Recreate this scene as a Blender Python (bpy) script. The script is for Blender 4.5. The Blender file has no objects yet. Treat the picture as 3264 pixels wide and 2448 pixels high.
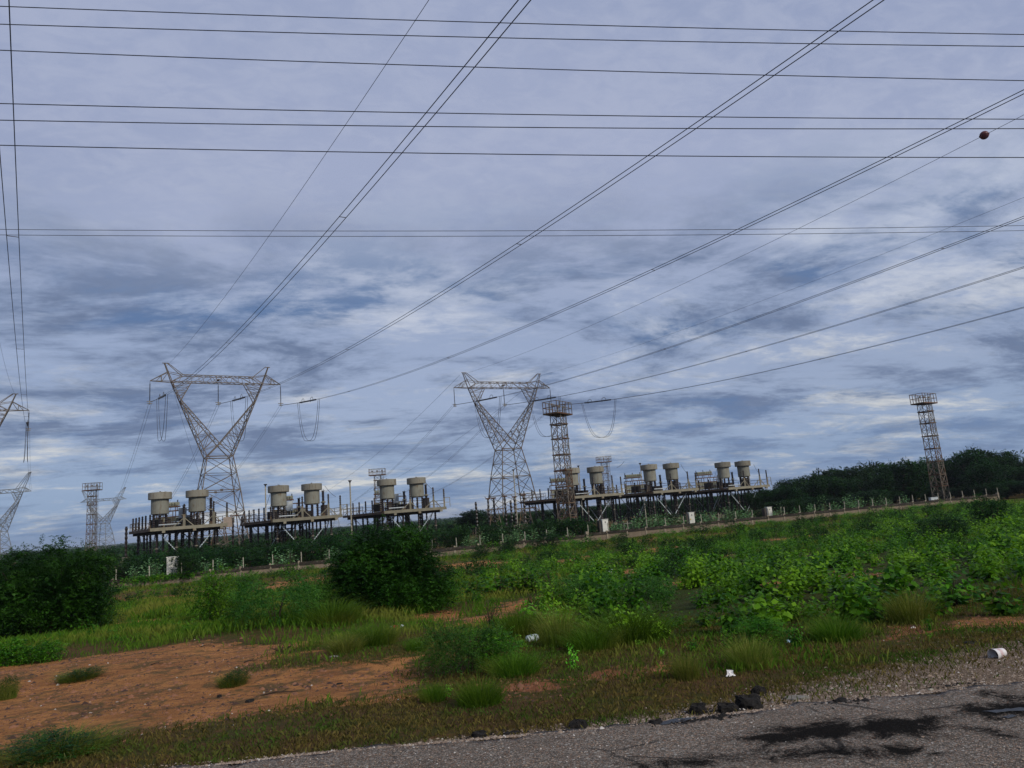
import bpy, math, random
import numpy as np
from mathutils import Vector, Matrix
random.seed(11); RNG = np.random.default_rng(11)
SC = bpy.context.scene
COL = SC.collection

# ------------------------------------------------------------------ camera
FPX = 2250.0; CZ = 2.0
PITCH = math.atan(412/2250.0); ROLL = math.atan(.08)
FW = np.array([0, math.cos(PITCH), math.sin(PITCH)])
R0 = np.array([1., 0, 0]); U0 = np.array([0, -math.sin(PITCH), math.cos(PITCH)])
RT = math.cos(ROLL)*R0 - math.sin(ROLL)*U0
UP = math.sin(ROLL)*R0 + math.cos(ROLL)*U0
cam_d = bpy.data.cameras.new('camera'); cam = bpy.data.objects.new('camera', cam_d); COL.objects.link(cam)
cam_d.sensor_width = 36; cam_d.lens = 36*FPX/3264; cam_d.clip_end = 20000; cam_d.clip_start = .05
M = Matrix.Identity(4)
for i in range(3):
    M[i][0] = RT[i]; M[i][1] = UP[i]; M[i][2] = -FW[i]
M[2][3] = CZ
cam.matrix_world = M
SC.camera = cam

# ------------------------------------------------------------------ light
SUN_EL = math.radians(34); SUN_AZ = Vector((.62, -.60, 0)).normalized()
sd = bpy.data.lights.new('sun', 'SUN'); sd.energy = 3.0; sd.angle = math.radians(14); sd.color = (1, .93, .84)
so = bpy.data.objects.new('sun', sd); COL.objects.link(so)
sdir = Vector((SUN_AZ.x*math.cos(SUN_EL), SUN_AZ.y*math.cos(SUN_EL), math.sin(SUN_EL)))
so.rotation_euler = sdir.to_track_quat('Z', 'Y').to_euler()
SC.view_settings.view_transform = 'Standard'; SC.view_settings.look = 'None'
SC.view_settings.exposure = 0.0; SC.view_settings.gamma = 1
SC.view_settings.use_curve_mapping = False
SC.render.film_transparent = False

# node helper ------------------------------------------------------
class NT:
    def __init__(s, tree): s.t = tree; s.n = tree.nodes; s.l = tree.links
    def new(s, typ, **kw):
        nd = s.n.new(typ)
        for k, v in kw.items():
            if k[0] == '_': setattr(nd, k[1:], v)
        return nd
    def put(s, sock, v):
        if hasattr(v, 'links') or isinstance(v, bpy.types.NodeSocket): s.l.new(v, sock)
        elif v is not None:
            if isinstance(v, (tuple, list)) and len(v) == 3 and sock.type == 'RGBA': v = (*v, 1)
            sock.default_value = v
    def math(s, op, a, b=None, c=None, clamp=False):
        nd = s.new('ShaderNodeMath', _operation=op, _use_clamp=clamp)
        s.put(nd.inputs[0], a)
        if b is not None: s.put(nd.inputs[1], b)
        if c is not None: s.put(nd.inputs[2], c)
        return nd.outputs[0]
    def mix(s, f, a, b, blend='MIX'):
        nd = s.new('ShaderNodeMix', _data_type='RGBA', _blend_type=blend)
        s.put(nd.inputs[0], f); s.put(nd.inputs[6], a); s.put(nd.inputs[7], b)
        return nd.outputs[2]
    def noise(s, vec, scale, detail=4, rough=.5, dist=0, out=0, w=None):
        nd = s.new('ShaderNodeTexNoise')
        if w is not None: nd.noise_dimensions = '4D'; nd.inputs['W'].default_value = w
        if vec is not None: s.put(nd.inputs['Vector'], vec)
        nd.inputs['Scale'].default_value = scale; nd.inputs['Detail'].default_value = detail
        nd.inputs['Roughness'].default_value = rough; nd.inputs['Distortion'].default_value = dist
        return nd.outputs[out]
    def ss(s, v, a, b):   # smoothstep map
        nd = s.new('ShaderNodeMapRange', _interpolation_type='SMOOTHSTEP')
        s.put(nd.inputs[0], v); nd.inputs[1].default_value = a; nd.inputs[2].default_value = b
        return nd.outputs[0]
    def vec(s, x, y, z):
        nd = s.new('ShaderNodeCombineXYZ'); s.put(nd.inputs[0], x); s.put(nd.inputs[1], y); s.put(nd.inputs[2], z)
        return nd.outputs[0]

# ------------------------------------------------------------------ world
W = bpy.data.worlds.new('World'); SC.world = W; W.use_nodes = True
wt = NT(W.node_tree); wt.n.clear()
sky = wt.new('ShaderNodeTexSky', _sky_type='NISHITA', _sun_disc=False)
sky.sun_elevation = SUN_EL; sky.sun_rotation = math.atan2(SUN_AZ.x, SUN_AZ.y)
sky.air_density = 1.3; sky.dust_density = 1.2
bg1 = wt.new('ShaderNodeBackground'); wt.put(bg1.inputs[0], wt.mix(1.0, sky.outputs[0], (.62, .85, 1.15), 'MULTIPLY')); bg1.inputs[1].default_value = .095
tc = wt.new('ShaderNodeTexCoord'); sx = wt.new('ShaderNodeSeparateXYZ'); wt.l.new(tc.outputs['Generated'], sx.inputs[0])
dz = wt.math('MAXIMUM', sx.outputs[2], 0.0)
den = wt.math('ADD', dz, .15)
u = wt.math('DIVIDE', sx.outputs[0], den); v = wt.math('DIVIDE', sx.outputs[1], den)
# cloud bands run roughly across the view, rising a little to the right
uv = wt.vec(wt.math('ADD', wt.math('MULTIPLY', u, .8), wt.math('MULTIPLY', v, .25)), wt.math('SUBTRACT', wt.math('MULTIPLY', v, 1.25), wt.math('MULTIPLY', u, .34)), 0.0)
n_big = wt.noise(uv, .50, 4, .5, .4, w=3.1)
n_mid = wt.noise(uv, 1.3, 10, .64, .45, w=1.4)
n_fine = wt.noise(uv, 4.2, 8, .62, .6, w=7.7)
n_rip = wt.noise(uv, 15.0, 5, .6, 1.2, w=2.2)
n_br = wt.noise(uv, 1.25, 10, .66, .4, w=9.3)
lo = wt.math('SUBTRACT', 1.0, wt.ss(dz, .27, .47))            # textured deck fades into smooth veil overhead
hzn = wt.math('SUBTRACT', 1.0, wt.ss(dz, .0, .16))             # close to the horizon
dk = wt.math('ADD', wt.math('MULTIPLY', n_mid, .66), wt.math('ADD', wt.math('MULTIPLY', n_fine, .24), wt.math('MULTIPLY', n_rip, .10)))
dark = wt.math('MULTIPLY', wt.ss(dk, .45, .58), wt.math('ADD', wt.math('MULTIPLY', lo, .88), .03))
dark = wt.math('MULTIPLY', dark, wt.math('SUBTRACT', 1.0, wt.math('MULTIPLY', hzn, .35)))
brt = wt.math('ADD', wt.math('MULTIPLY', n_br, .62), wt.math('ADD', wt.math('MULTIPLY', n_fine, .26), wt.math('MULTIPLY', n_rip, .12)))
bright = wt.math('MULTIPLY', wt.ss(brt, .485, .60), wt.math('ADD', wt.math('MULTIPLY', lo, .9), .07))
veilc = wt.mix(wt.ss(n_big, .35, .65), (.30, .355, .525), (.37, .42, .59))
veilc = wt.mix(wt.math('MULTIPLY', wt.ss(wt.math('ADD', wt.math('MULTIPLY', n_rip, .45), wt.math('MULTIPLY', n_fine, .55)), .42, .62), .32), veilc, (.48, .52, .66))
veilc = wt.mix(wt.math('MULTIPLY', lo, .55), veilc, (.35, .42, .58))
veilc = wt.mix(wt.math('MULTIPLY', hzn, .8), veilc, (.22, .335, .56))
c1 = wt.mix(bright, veilc, wt.mix(wt.ss(dz, .05, .30), (.66, .67, .66), (.52, .57, .69)))
c2 = wt.mix(dark, c1, wt.mix(wt.ss(wt.math('ADD', n_br, wt.math('MULTIPLY', hzn, .12)), .46, .62), (.125, .175, .295), (.075, .155, .33)))
bg2 = wt.new('ShaderNodeBackground'); wt.put(bg2.inputs[0], c2); bg2.inputs[1].default_value = 1.0
cov = wt.math('ADD', .86, wt.math('MULTIPLY', wt.math('MAXIMUM', wt.math('MAXIMUM', dark, bright), wt.ss(dz, .2, .4)), .14), clamp=True)
mxs = wt.new('ShaderNodeMixShader'); wt.put(mxs.inputs[0], cov); wt.l.new(bg1.outputs[0], mxs.inputs[1]); wt.l.new(bg2.outputs[0], mxs.inputs[2])
wo = wt.new('ShaderNodeOutputWorld'); wt.l.new(mxs.outputs[0], wo.inputs[0])

# ------------------------------------------------------------------ survey helpers (photo bearings -> places on the ground)
def ray(x, y): return RT*(x-1632)/FPX - UP*(y-1224)/FPX + FW
def at(x, y, Y):
    d = ray(x, y); return np.array([0, 0, CZ]) + d*(Y/d[1])
def atz(x, y, z):
    d = ray(x, y); return np.array([0, 0, CZ]) + d*((z-CZ)/d[2])
def proj(P):
    q = np.asarray(P, float) - np.array([0, 0, CZ]); D = q@FW
    D = np.where(np.abs(D) < 1e-3, 1e-3, D)
    return 1632 + FPX*(q@RT)/D, 1224 - FPX*(q@UP)/D
EDGE = [(-40, 6.55), (-3.2, 6.77), (-2.07, 6.9), (.8, 6.96), (3., 7.22), (4.7, 7.32), (40, 8.4)]
def edge_y(x): return np.interp(x, [e[0] for e in EDGE], [e[1] for e in EDGE])
def gz(x, y):
    x = np.asarray(x, float); y = np.asarray(y, float)
    s = y - edge_y(x)
    z = -np.minimum(2.5, .045*np.maximum(s, 0))
    z = np.where(s < 0, -.05, z - .05*np.clip(s/.25, 0, 1))
    w = np.clip((s-1)/6, 0, 1)*np.clip((95-y)/30, 0, 1)
    z = z + w*(.07*np.sin(x*.41+y*.23)+.05*np.sin(x*.9-y*.61+1)+.04*np.sin(x*.23+y*1.1))
    z = z + np.clip((y-900)/900, 0, 1)*2.0
    return z
def gnd(px, py):
    d = ray(px, py); Y = 5.
    while Y < 900:
        P = np.array([0, 0, CZ]) + d*(Y/d[1])
        if P[2] <= gz(P[0], P[1]): return P
        Y += .04 + Y*.002
    return np.array([0, 0, CZ]) + d*(900/d[1])
def inpoly(px, py, poly):
    inside = np.zeros(np.shape(px), bool); n = len(poly); j = n-1
    for i in range(n):
        xi, yi = poly[i]; xj, yj = poly[j]
        c = ((yi > py) != (yj > py)) & (px < (xj-xi)*(py-yi)/((yj-yi) if yj != yi else 1e-9)+xi)
        inside ^= c; j = i
    return inside
def polydist(px, py, poly):
    d = np.full(np.shape(px), 1e9); n = len(poly)
    for i in range(n):
        x0, y0 = poly[i]; x1, y1 = poly[(i+1) % n]
        dx, dy = x1-x0, y1-y0; L = dx*dx+dy*dy+1e-12
        t = np.clip(((px-x0)*dx+(py-y0)*dy)/L, 0, 1)
        d = np.minimum(d, np.hypot(px-x0-t*dx, py-y0-t*dy))
    return np.where(inpoly(px, py, poly), d, -d)

# ------------------------------------------------------------------ object helpers
def tag(o, label=None, cat=None, group=None, kind=None):
    if label: o['label'] = label
    if cat: o['category'] = cat
    if group: o['group'] = group
    if kind: o['kind'] = kind
    return o
def link(name, me, parent=None, loc=None):
    o = bpy.data.objects.new(name, me); COL.objects.link(o)
    if parent: o.parent = parent
    if loc is not None: o.location = loc
    return o
def empty(name, loc=(0, 0, 0), rz=0.):
    o = bpy.data.objects.new(name, None); COL.objects.link(o); o.location = loc; o.rotation_euler = (0, 0, rz)
    o.empty_display_size = .3
    return o
KIDS = {}
def npmesh(name, V, F, mat=None, smooth=False):
    V = np.asarray(V, np.float32); F = np.asarray(F, np.int32)
    me = bpy.data.meshes.new(name); k = F.shape[1]
    me.vertices.add(len(V)); me.vertices.foreach_set('co', V.ravel())
    me.loops.add(F.size); me.loops.foreach_set('vertex_index', F.ravel())
    me.polygons.add(len(F)); me.polygons.foreach_set('loop_start', np.arange(0, F.size, k, dtype=np.int32))
    me.polygons.foreach_set('loop_total', np.full(len(F), k, np.int32))
    if smooth: me.polygons.foreach_set('use_smooth', np.ones(len(F), bool))
    if mat: me.materials.append(mat)
    me.update(calc_edges=True); me.validate()
    return me
class MB:
    """collects bars, boxes, tubes into one mesh"""
    def __init__(s): s.v = []; s.f = []
    def bar(s, a, b, w=.1, h=None):
        a = Vector(a); b = Vector(b); d = b-a
        if d.length < 1e-6: return s
        h = h or w; d.normalize()
        up = Vector((0, 0, 1)) if abs(d.z) < .95 else Vector((0, 1, 0))
        x = d.cross(up).normalized()*w/2; y = x.cross(d).normalized()*h/2
        i = len(s.v)
        for p in (a, b):
            s.v += [p-x-y, p+x-y, p+x+y, p-x+y]
        s.f += [(i, i+1, i+5, i+4), (i+1, i+2, i+6, i+5), (i+2, i+3, i+7, i+6), (i+3, i, i+4, i+7), (i+3, i+2, i+1, i), (i+4, i+5, i+6, i+7)]
        return s
    def box(s, c, sz, rz=0.):
        x, y, z = sz[0]/2, sz[1]/2, sz[2]/2; i = len(s.v); cs, sn = math.cos(rz), math.sin(rz)
        for dz_ in (-z, z):
            for dx, dy in ((-x, -y), (x, -y), (x, y), (-x, y)):
                s.v.append(Vector((c[0]+dx*cs-dy*sn, c[1]+dx*sn+dy*cs, c[2]+dz_)))
        s.f += [(i+3, i+2, i+1, i), (i+4, i+5, i+6, i+7), (i, i+1, i+5, i+4), (i+1, i+2, i+6, i+5), (i+2, i+3, i+7, i+6), (i+3, i, i+4, i+7)]
        return s
    def tube(s, pts, r, n=6, cap=True):
        pts = [Vector(p) for p in pts]; i0 = len(s.v)
        for k, p in enumerate(pts):
            d = (pts[min(k+1, len(pts)-1)]-pts[max(k-1, 0)]).normalized()
            up = Vector((0, 0, 1)) if abs(d.z) < .95 else Vector((0, 1, 0))
            x = d.cross(up).normalized(); y = x.cross(d).normalized(); rr = r[k] if isinstance(r, (list, tuple)) else r
            for j in range(n):
                a = 2*math.pi*j/n; s.v.append(p+x*rr*math.cos(a)+y*rr*math.sin(a))
        for k in range(len(pts)-1):
            for j in range(n):
                a = i0+k*n+j; b = i0+k*n+(j+1) % n; s.f.append((a, b, b+n, a+n))
        if cap:
            s.f.append(tuple(i0+j for j in reversed(range(n)))); s.f.append(tuple(i0+(len(pts)-1)*n+j for j in range(n)))
        return s
    def lathe(s, c, prof, n=12, cap=True):
        i0 = len(s.v)
        for r, z in prof:
            for j in range(n):
                a = 2*math.pi*j/n; s.v.append(Vector((c[0]+r*math.cos(a), c[1]+r*math.sin(a), c[2]+z)))
        for k in range(len(prof)-1):
            for j in range(n):
                a = i0+k*n+j; b = i0+k*n+(j+1) % n; s.f.append((a, b, b+n, a+n))
        if cap:
            s.f.append(tuple(i0+j for j in reversed(range(n)))); s.f.append(tuple(i0+(len(prof)-1)*n+j for j in range(n)))
        return s
    def prism(s, pts, z0, z1):
        n = len(pts); i = len(s.v)
        for z in (z0, z1):
            for p in pts: s.v.append(Vector((p[0], p[1], z)))
        s.f.append(tuple(i+j for j in reversed(range(n)))); s.f.append(tuple(i+n+j for j in range(n)))
        for j in range(n):
            k = (j+1) % n; s.f.append((i+j, i+k, i+n+k, i+n+j))
        return s
    def mesh(s, name, mat, smooth=False):
        me = bpy.data.meshes.new(name); me.from_pydata([tuple(p) for p in s.v], [], s.f)
        me.materials.append(mat)
        if smooth: me.polygons.foreach_set('use_smooth', [True]*len(me.polygons))
        me.update(); return me
    def build(s, name, mat, parent=None, loc=None, smooth=False):
        o = link(name, s.mesh(name, mat, smooth), parent, loc)
        if parent: KIDS.setdefault(parent.name, []).append(o)
        return o
def addkid(name, me, parent, loc=None, rot=None):
    o = link(name, me, parent, loc)
    if rot: o.rotation_euler = rot
    KIDS.setdefault(parent.name, []).append(o); return o
def copy_tree(o, parent=None):
    c = o.copy(); COL.objects.link(c); c.parent = parent
    ks = [copy_tree(k, c) for k in KIDS.get(o.name, [])]
    KIDS[c.name] = ks
    return c

# ------------------------------------------------------------------ materials
def mat(name):
    m = bpy.data.materials.new(name); m.use_nodes = True; t = NT(m.node_tree); t.n.clear()
    return m, t
def finish(t, bsdf, bump=None):
    o = t.new('ShaderNodeOutputMaterial'); t.l.new(bsdf, o.inputs[0])
def surf(name, c1, c2, scale=6, rough=.8, metal=0, c3=None, s3=1.5, lo=.4, hi=.62, bump=.0, bscale=40, spec=.3, coord='Object', streak=None):
    m, t = mat(name); tcn = t.new('ShaderNodeTexCoord'); P = tcn.outputs[coord]
    c = t.mix(t.ss(t.noise(P, scale, 6, .6), .35, .68), c1, c2)
    if c3: c = t.mix(t.ss(t.noise(P, s3, 6, .65, .4), lo, hi), c, c3)
    if streak:
        mp = t.new('ShaderNodeMapping'); mp.inputs['Scale'].default_value = (3.2, 3.2, .35); t.put(mp.inputs['Vector'], P)
        c = t.mix(t.math('MULTIPLY', t.ss(t.noise(mp.outputs[0], 1.6, 6, .7), .5, .68), .75), c, streak)
    oi = t.new('ShaderNodeObjectInfo'); hv = t.new('ShaderNodeHueSaturation'); t.put(hv.inputs['Color'], c)
    t.put(hv.inputs['Value'], t.math('ADD', .86, t.math('MULTIPLY', oi.outputs['Random'], .28))); c = hv.outputs[0]
    b = t.new('ShaderNodeBsdfPrincipled'); t.put(b.inputs['Base Color'], c); b.inputs['Roughness'].default_value = rough
    b.inputs['Metallic'].default_value = metal; b.inputs['Specular IOR Level'].default_value = spec
    if bump:
        bn = t.new('ShaderNodeBump'); bn.inputs['Strength'].default_value = bump; bn.inputs['Distance'].default_value = .02
        t.put(bn.inputs['Height'], t.noise(P, bscale, 5, .6)); t.l.new(bn.outputs[0], b.inputs['Normal'])
    finish(t, b.outputs[0]); return m
def leafmat(name, ca, cb, cc, trans=.28, rough=.55, nscale=1.2, hi_tip=None):
    m, t = mat(name); g = t.new('ShaderNodeNewGeometry'); tcn = t.new('ShaderNodeTexCoord')
    oi = t.new('ShaderNodeObjectInfo')
    r = g.outputs['Random Per Island']
    c = t.mix(t.ss(r, .15, .85), ca, cb)
    c = t.mix(t.math('MULTIPLY', t.ss(t.noise(tcn.outputs['Object'], nscale, 4, .6), .45, .62), .9), c, cc)
    hv = t.new('ShaderNodeHueSaturation'); t.put(hv.inputs['Color'], c)
    t.put(hv.inputs['Value'], t.math('ADD', .8, t.math('MULTIPLY', oi.outputs['Random'], .4)))
    t.put(hv.inputs['Hue'], t.math('ADD', .488, t.math('MULTIPLY', oi.outputs['Random'], .022)))
    c = hv.outputs[0]
    b = t.new('ShaderNodeBsdfPrincipled'); t.put(b.inputs['Base Color'], c); b.inputs['Roughness'].default_value = rough
    b.inputs['Specular IOR Level'].default_value = .10
    tr = t.new('ShaderNodeBsdfTranslucent'); t.put(tr.inputs[0], t.mix(1.0, c, (1.3, 1.35, .7), 'MULTIPLY'))
    mx = t.new('ShaderNodeMixShader'); mx.inputs[0].default_value = trans
    t.l.new(b.outputs[0], mx.inputs[1]); t.l.new(tr.outputs[0], mx.inputs[2]); finish(t, mx.outputs[0]); return m
M_STEEL = surf('galvanised_steel', (.15, .145, .135), (.20, .185, .165), 2, .6, .0, (.13, .065, .035), .35, .52, .68)
M_STEEL_D = surf('weathered_tower_steel', (.075, .060, .046), (.125, .102, .078), 1.2, .6, .0, (.065, .034, .02), .25, .5, .7)
M_MAST = surf('mast_steel', (.10, .085, .065), (.17, .15, .115), 1.5, .65, 0, (.11, .055, .025), .55, .46, .62)
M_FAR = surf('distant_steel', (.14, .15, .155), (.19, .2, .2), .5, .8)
M_BLACK = surf('dark_glazed_porcelain', (.010, .007, .006), (.022, .013, .010), 8, .38, spec=.4)
M_TAN = surf('tan_painted_steel', (.165, .15, .105), (.215, .195, .14), 1.2, .7, 0, (.20, .12, .06), .8, .56, .72)
M_TANR = surf('rusty_painted_steel', (.075, .055, .034), (.12, .092, .058), 1.0, .75, 0, (.09, .038, .017), 1.1, .45, .6)
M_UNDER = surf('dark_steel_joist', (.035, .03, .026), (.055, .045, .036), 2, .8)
M_DRUM = surf('reactor_winding_resin', (.165, .165, .135), (.20, .20, .16), .8, .8, 0, (.13, .105, .07), 2.2, .54, .75, streak=(.12, .085, .05))
M_CAP = surf('reactor_hood', (.165, .155, .122), (.20, .188, .148), .7, .8, 0, (.13, .10, .06), 1.6, .52, .75, streak=(.10, .07, .04))
M_CAN = surf('capacitor_can_paint', (.20, .21, .155), (.27, .265, .19), 3, .7, 0, (.17, .10, .05), 2.5, .55, .68)
M_TANK = surf('pale_grey_tank_paint', (.36, .40, .41), (.43, .46, .46), 2, .55)
M_WHITE = surf('chalky_white_paint', (.50, .50, .44), (.62, .61, .54), 2, .7, 0, (.34, .32, .25), 3, .58, .8)
M_POST = surf('whitewashed_concrete', (.24, .225, .175), (.36, .34, .27), 7, .9, 0, (.14, .12, .08), 5, .5, .7)
M_PLANK = surf('wall_concrete', (.135, .105, .073), (.19, .148, .10), 3, .92, 0, (.15, .12, .085), 1.3, .48, .7, .5, 30)
M_COPE = surf('mossy_coping', (.018, .015, .011), (.034, .027, .019), 2.3, .95, 0, (.17, .145, .11), 3.2, .60, .72, .6, 25)
M_PILLAR = surf('pillar_concrete', (.19, .16, .115), (.25, .21, .15), 4, .92, 0, (.13, .10, .07), 2, .55, .75)
M_WIRE = surf('conductor_aluminium', (.035, .035, .04), (.05, .05, .055), 3, .6)
M_WIREB = surf('black_cable', (.010, .010, .012), (.018, .018, .02), 3, .6)
M_BALL = surf('orange_red_marker', (.07, .010, .009), (.09, .014, .011), 4, .5)
M_GLASS = surf('glass_insulator', (.34, .40, .42), (.45, .5, .5), 5, .35)
M_BARK = surf('bark', (.045, .032, .02), (.08, .058, .04), 12, .95)
M_DEAD = surf('dead_twigs', (.030, .018, .011), (.055, .034, .02), 12, .95)
M_ASPH = surf('broken_asphalt', (.006, .0055, .005), (.016, .014, .012), 22, .95, 0, (.035, .03, .024), 30, .55, .7, 1.0, 60)
M_SLAB = surf('grey_stone', (.15, .14, .12), (.2, .19, .16), 20, .9, 0, (.1, .09, .07), 9, .5, .7, .8, 50)
L_DARK = leafmat('dark_thorn_leaf', (.003, .020, .002), (.011, .050, .004), (.026, .092, .007), .2, .55, 1.1)
L_MID = leafmat('mid_green_leaf', (.018, .09, .005), (.05, .17, .008), (.11, .25, .014), .3, .5, 1.3)
L_BLUE = leafmat('bluish_fine_leaf', (.014, .065, .008), (.040, .12, .016), (.07, .16, .02), .25, .6, 1.3)
L_BROAD = leafmat('broad_leaf', (.015, .065, .004), (.060, .165, .007), (.145, .28, .014), .32, .45, .45)
L_BRITE = leafmat('bright_broad_leaf', (.09, .30, .015), (.15, .40, .025), (.18, .44, .03), .35, .42, 2.0)
L_PALE = leafmat('pale_milkweed_leaf', (.08, .19, .075), (.15, .29, .12), (.22, .38, .17), .25, .6, 1.5)
L_YARD = leafmat('yard_bush_leaf', (.004, .020, .003), (.010, .042, .005), (.020, .068, .008), .15, .6, .8)
L_TREE = leafmat('woodland_leaf', (.003, .017, .003), (.009, .035, .005), (.018, .056, .008), .18, .55, .25)
L_FAR = leafmat('far_woodland_leaf', (.005, .022, .005), (.011, .035, .007), (.018, .048, .010), .15, .6, .05)
L_GRASS = leafmat('grass_blade', (.035, .095, .006), (.080, .155, .012), (.15, .165, .028), .3, .6, .25)
L_OLIVE = leafmat('olive_turf_blade', (.070, .060, .016), (.13, .10, .028), (.04, .085, .010), .25, .7, .8)
L_GOLD = leafmat('golden_grass', (.08, .12, .014), (.19, .19, .045), (.09, .14, .016), .3, .6, 2)
L_YEL = leafmat('yellow_leaf', (.45, .33, .06), (.55, .42, .08), (.4, .3, .05), .3, .5, 2)

# ================================================================== GROUND
DIRT_PX = [
 [(-300, 2165), (0, 2125), (300, 2092), (640, 2046), (830, 2062), (1050, 2030), (900, 2088), (830, 2135), (1050, 2118), (1340, 2094), (1320, 2150), (1370, 2190), (1250, 2232), (1000, 2244), (750, 2292), (500, 2330), (200, 2375), (-300, 2420)],
 [(340, 2002), (360, 1984), (530, 1970), (600, 1978), (440, 2000)],
 [(370, 1908), (520, 1900), (690, 1888), (690, 1895), (520, 1912), (380, 1916)],
 [(600, 1893), (640, 1883), (660, 1890)],
 [(830, 1874), (900, 1855), (1045, 1838), (1050, 1858), (930, 1874), (850, 1882)],
 [(1375, 1808), (1540, 1788), (1625, 1790), (1560, 1816), (1400, 1826)],
 [(1455, 1892), (1500, 1880), (1508, 1894), (1470, 1902)],
 [(1300, 1960), (1440, 1940), (1520, 1955), (1420, 1985)],
 [(1430, 1992), (1560, 1952), (1700, 1902), (1800, 1892), (1815, 1925), (1700, 1935), (1620, 1965), (1500, 1998)],
 [(2300, 1884), (2400, 1862), (2515, 1848), (2480, 1872), (2330, 1892)],
 [(2610, 1832), (2650, 1822), (2650, 1858), (2620, 1850)],
 [(2630, 1785), (2752, 1772), (2755, 1784), (2640, 1792)],
 [(2815, 2038), (2860, 2000), (2950, 1994), (2945, 2016), (2850, 2042)],
 [(2980, 1994), (3080, 1962), (3264, 1968), (3500, 1960), (3500, 1985), (3264, 1992), (3060, 2000)],
 [(1590, 2188), (1700, 2170), (1790, 2188), (1700, 2222), (1640, 2218)],
 [(1830, 2152), (1950, 2138), (2015, 2150), (1900, 2172)],
 [(2060, 2140), (2110, 2122), (2130, 2140)],
 [(1970, 1768), (2100, 1744), (2205, 1746), (2060, 1764)],
 [(2420, 1722), (2560, 1706), (2640, 1704), (2500, 1722)],
 [(940, 2086), (1050, 2068), (1060, 2078)],
 [(2050, 1725), (2080, 1712), (2090, 1728)],
 [(1890, 1832), (2000, 1815), (2040, 1822), (1930, 1842)], [(2090, 1862), (2210, 1842), (2235, 1852), (2120, 1876)], [(2720, 1835), (2840, 1818), (2850, 1830), (2740, 1848)], [(1760, 1790), (1860, 1772), (1880, 1782), (1790, 1800)], [(2250, 1778), (2330, 1766), (2340, 1776)], [(1980, 1990), (2080, 1972), (2120, 1985), (2010, 2003)], [(2900, 1716), (3000, 1700), (3010, 1708), (2920, 1722)],
]
DIRT = [[tuple(gnd(*p)[:2]) for p in poly] for poly in DIRT_PX]
RED = [DIRT[i] for i in (14, 15, 12)]
def dirtmask(x, y):
    m = np.full(np.shape(x), -9.)
    soft = .10 + .010*np.abs(y)
    for p in DIRT:
        m = np.maximum(m, polydist(x, y, p)/soft)
    return m
def grid_mesh(name, ys, us, widthf, zf, matr, attrs, x_off=0):
    X = us[None, :]*widthf(ys)[:, None] + x_off; Y = np.repeat(ys[:, None], len(us), 1)
    Z = zf(X, Y); V = np.stack([X, Y, Z], -1).reshape(-1, 3)
    a = np.arange(len(ys)-1)[:, None]*len(us)+np.arange(len(us)-1)[None, :]
    F = np.stack([a, a+1, a+1+len(us), a+len(us)], -1).reshape(-1, 4)
    me = npmesh(name, V, F, matr, True)
    for k, fn in attrs.items():
        at_ = me.attributes.new(k, 'FLOAT', 'POINT'); at_.data.foreach_set('value', np.clip(fn(V[:, 0], V[:, 1]), -4, 4).astype(np.float32))
    return link(name, me)
# ground material
m, t = mat('dry_ground_with_turf'); tcn = t.new('ShaderNodeTexCoord'); P = tcn.outputs['Object']
def attr(t, n):
    a = t.new('ShaderNodeAttribute'); a.attribute_name = n; return a.outputs['Fac']
st0 = t.new('ShaderNodeMapping'); st0.inputs['Scale'].default_value = (.45, 1.7, 1); t.put(st0.inputs['Vector'], P)
dm = t.math('ADD', attr(t, 'dirt'), t.math('MULTIPLY', t.math('SUBTRACT', t.noise(P, 2.2, 8, .72, .8), .5), 11.0))
dm = t.math('ADD', dm, t.math('MULTIPLY', t.math('SUBTRACT', t.noise(st0.outputs[0], .85, 6, .66), .5), 9.0))
dmask = t.ss(dm, -.3, .6)
turf = t.mix(t.ss(t.noise(P, .7, 5, .6), .40, .62), (.085, .055, .022), (.060, .068, .014))
turf = t.mix(t.ss(t.noise(P, 5, 6, .7), .42, .66), turf, (.13, .07, .03))
turf = t.mix(t.math('MULTIPLY', t.ss(attr(t, 'lush'), -.3, 1.0), .7), turf, (.022, .050, .008))  # lush ground tone; shade between the weeds is put into its dark colour
dirt = t.mix(t.ss(t.noise(P, 1.1, 6, .65, .3), .36, .64), (.52, .235, .078), (.36, .155, .052))
st = t.new('ShaderNodeMapping'); st.inputs['Scale'].default_value = (.55, 1.7, 1); t.put(st.inputs['Vector'], P); PS = st.outputs[0]
dirt = t.mix(t.math('MULTIPLY', t.ss(t.noise(PS, 2.6, 7, .72, .5, w=2.), .47, .60), .75), dirt, (.23, .10, .042))
dirt = t.mix(t.ss(t.noise(P, 9, 7, .75, .3), .53, .64), dirt, (.11, .048, .026))
dirt = t.mix(t.ss(t.noise(P, 36, 4, .7), .55, .75), dirt, (.40, .24, .14))
dirt = t.mix(t.math('MULTIPLY', t.ss(t.noise(P, 1.7, 6, .7, .8, w=4.), .49, .60), .85), dirt, (.12, .085, .036))
dirt = t.mix(t.ss(attr(t, 'red'), -1.2, .4), dirt, (.27, .11, .05))
gcol = t.mix(dmask, turf, dirt)
gcol = t.mix(t.math('MULTIPLY', t.ss(t.math('ADD', attr(t, 'verge'), t.math('MULTIPLY', t.math('SUBTRACT', t.noise(P, 3, 5, .7), .5), 2.0)), -.2, .6), .92), gcol, t.mix(t.ss(t.noise(P, 55, 3, .7), .4, .6), (.12, .08, .052), (.30, .23, .165)))
b = t.new('ShaderNodeBsdfPrincipled'); t.put(b.inputs['Base Color'], gcol); b.inputs['Roughness'].default_value = .95; b.inputs['Specular IOR Level'].default_value = .1
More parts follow.
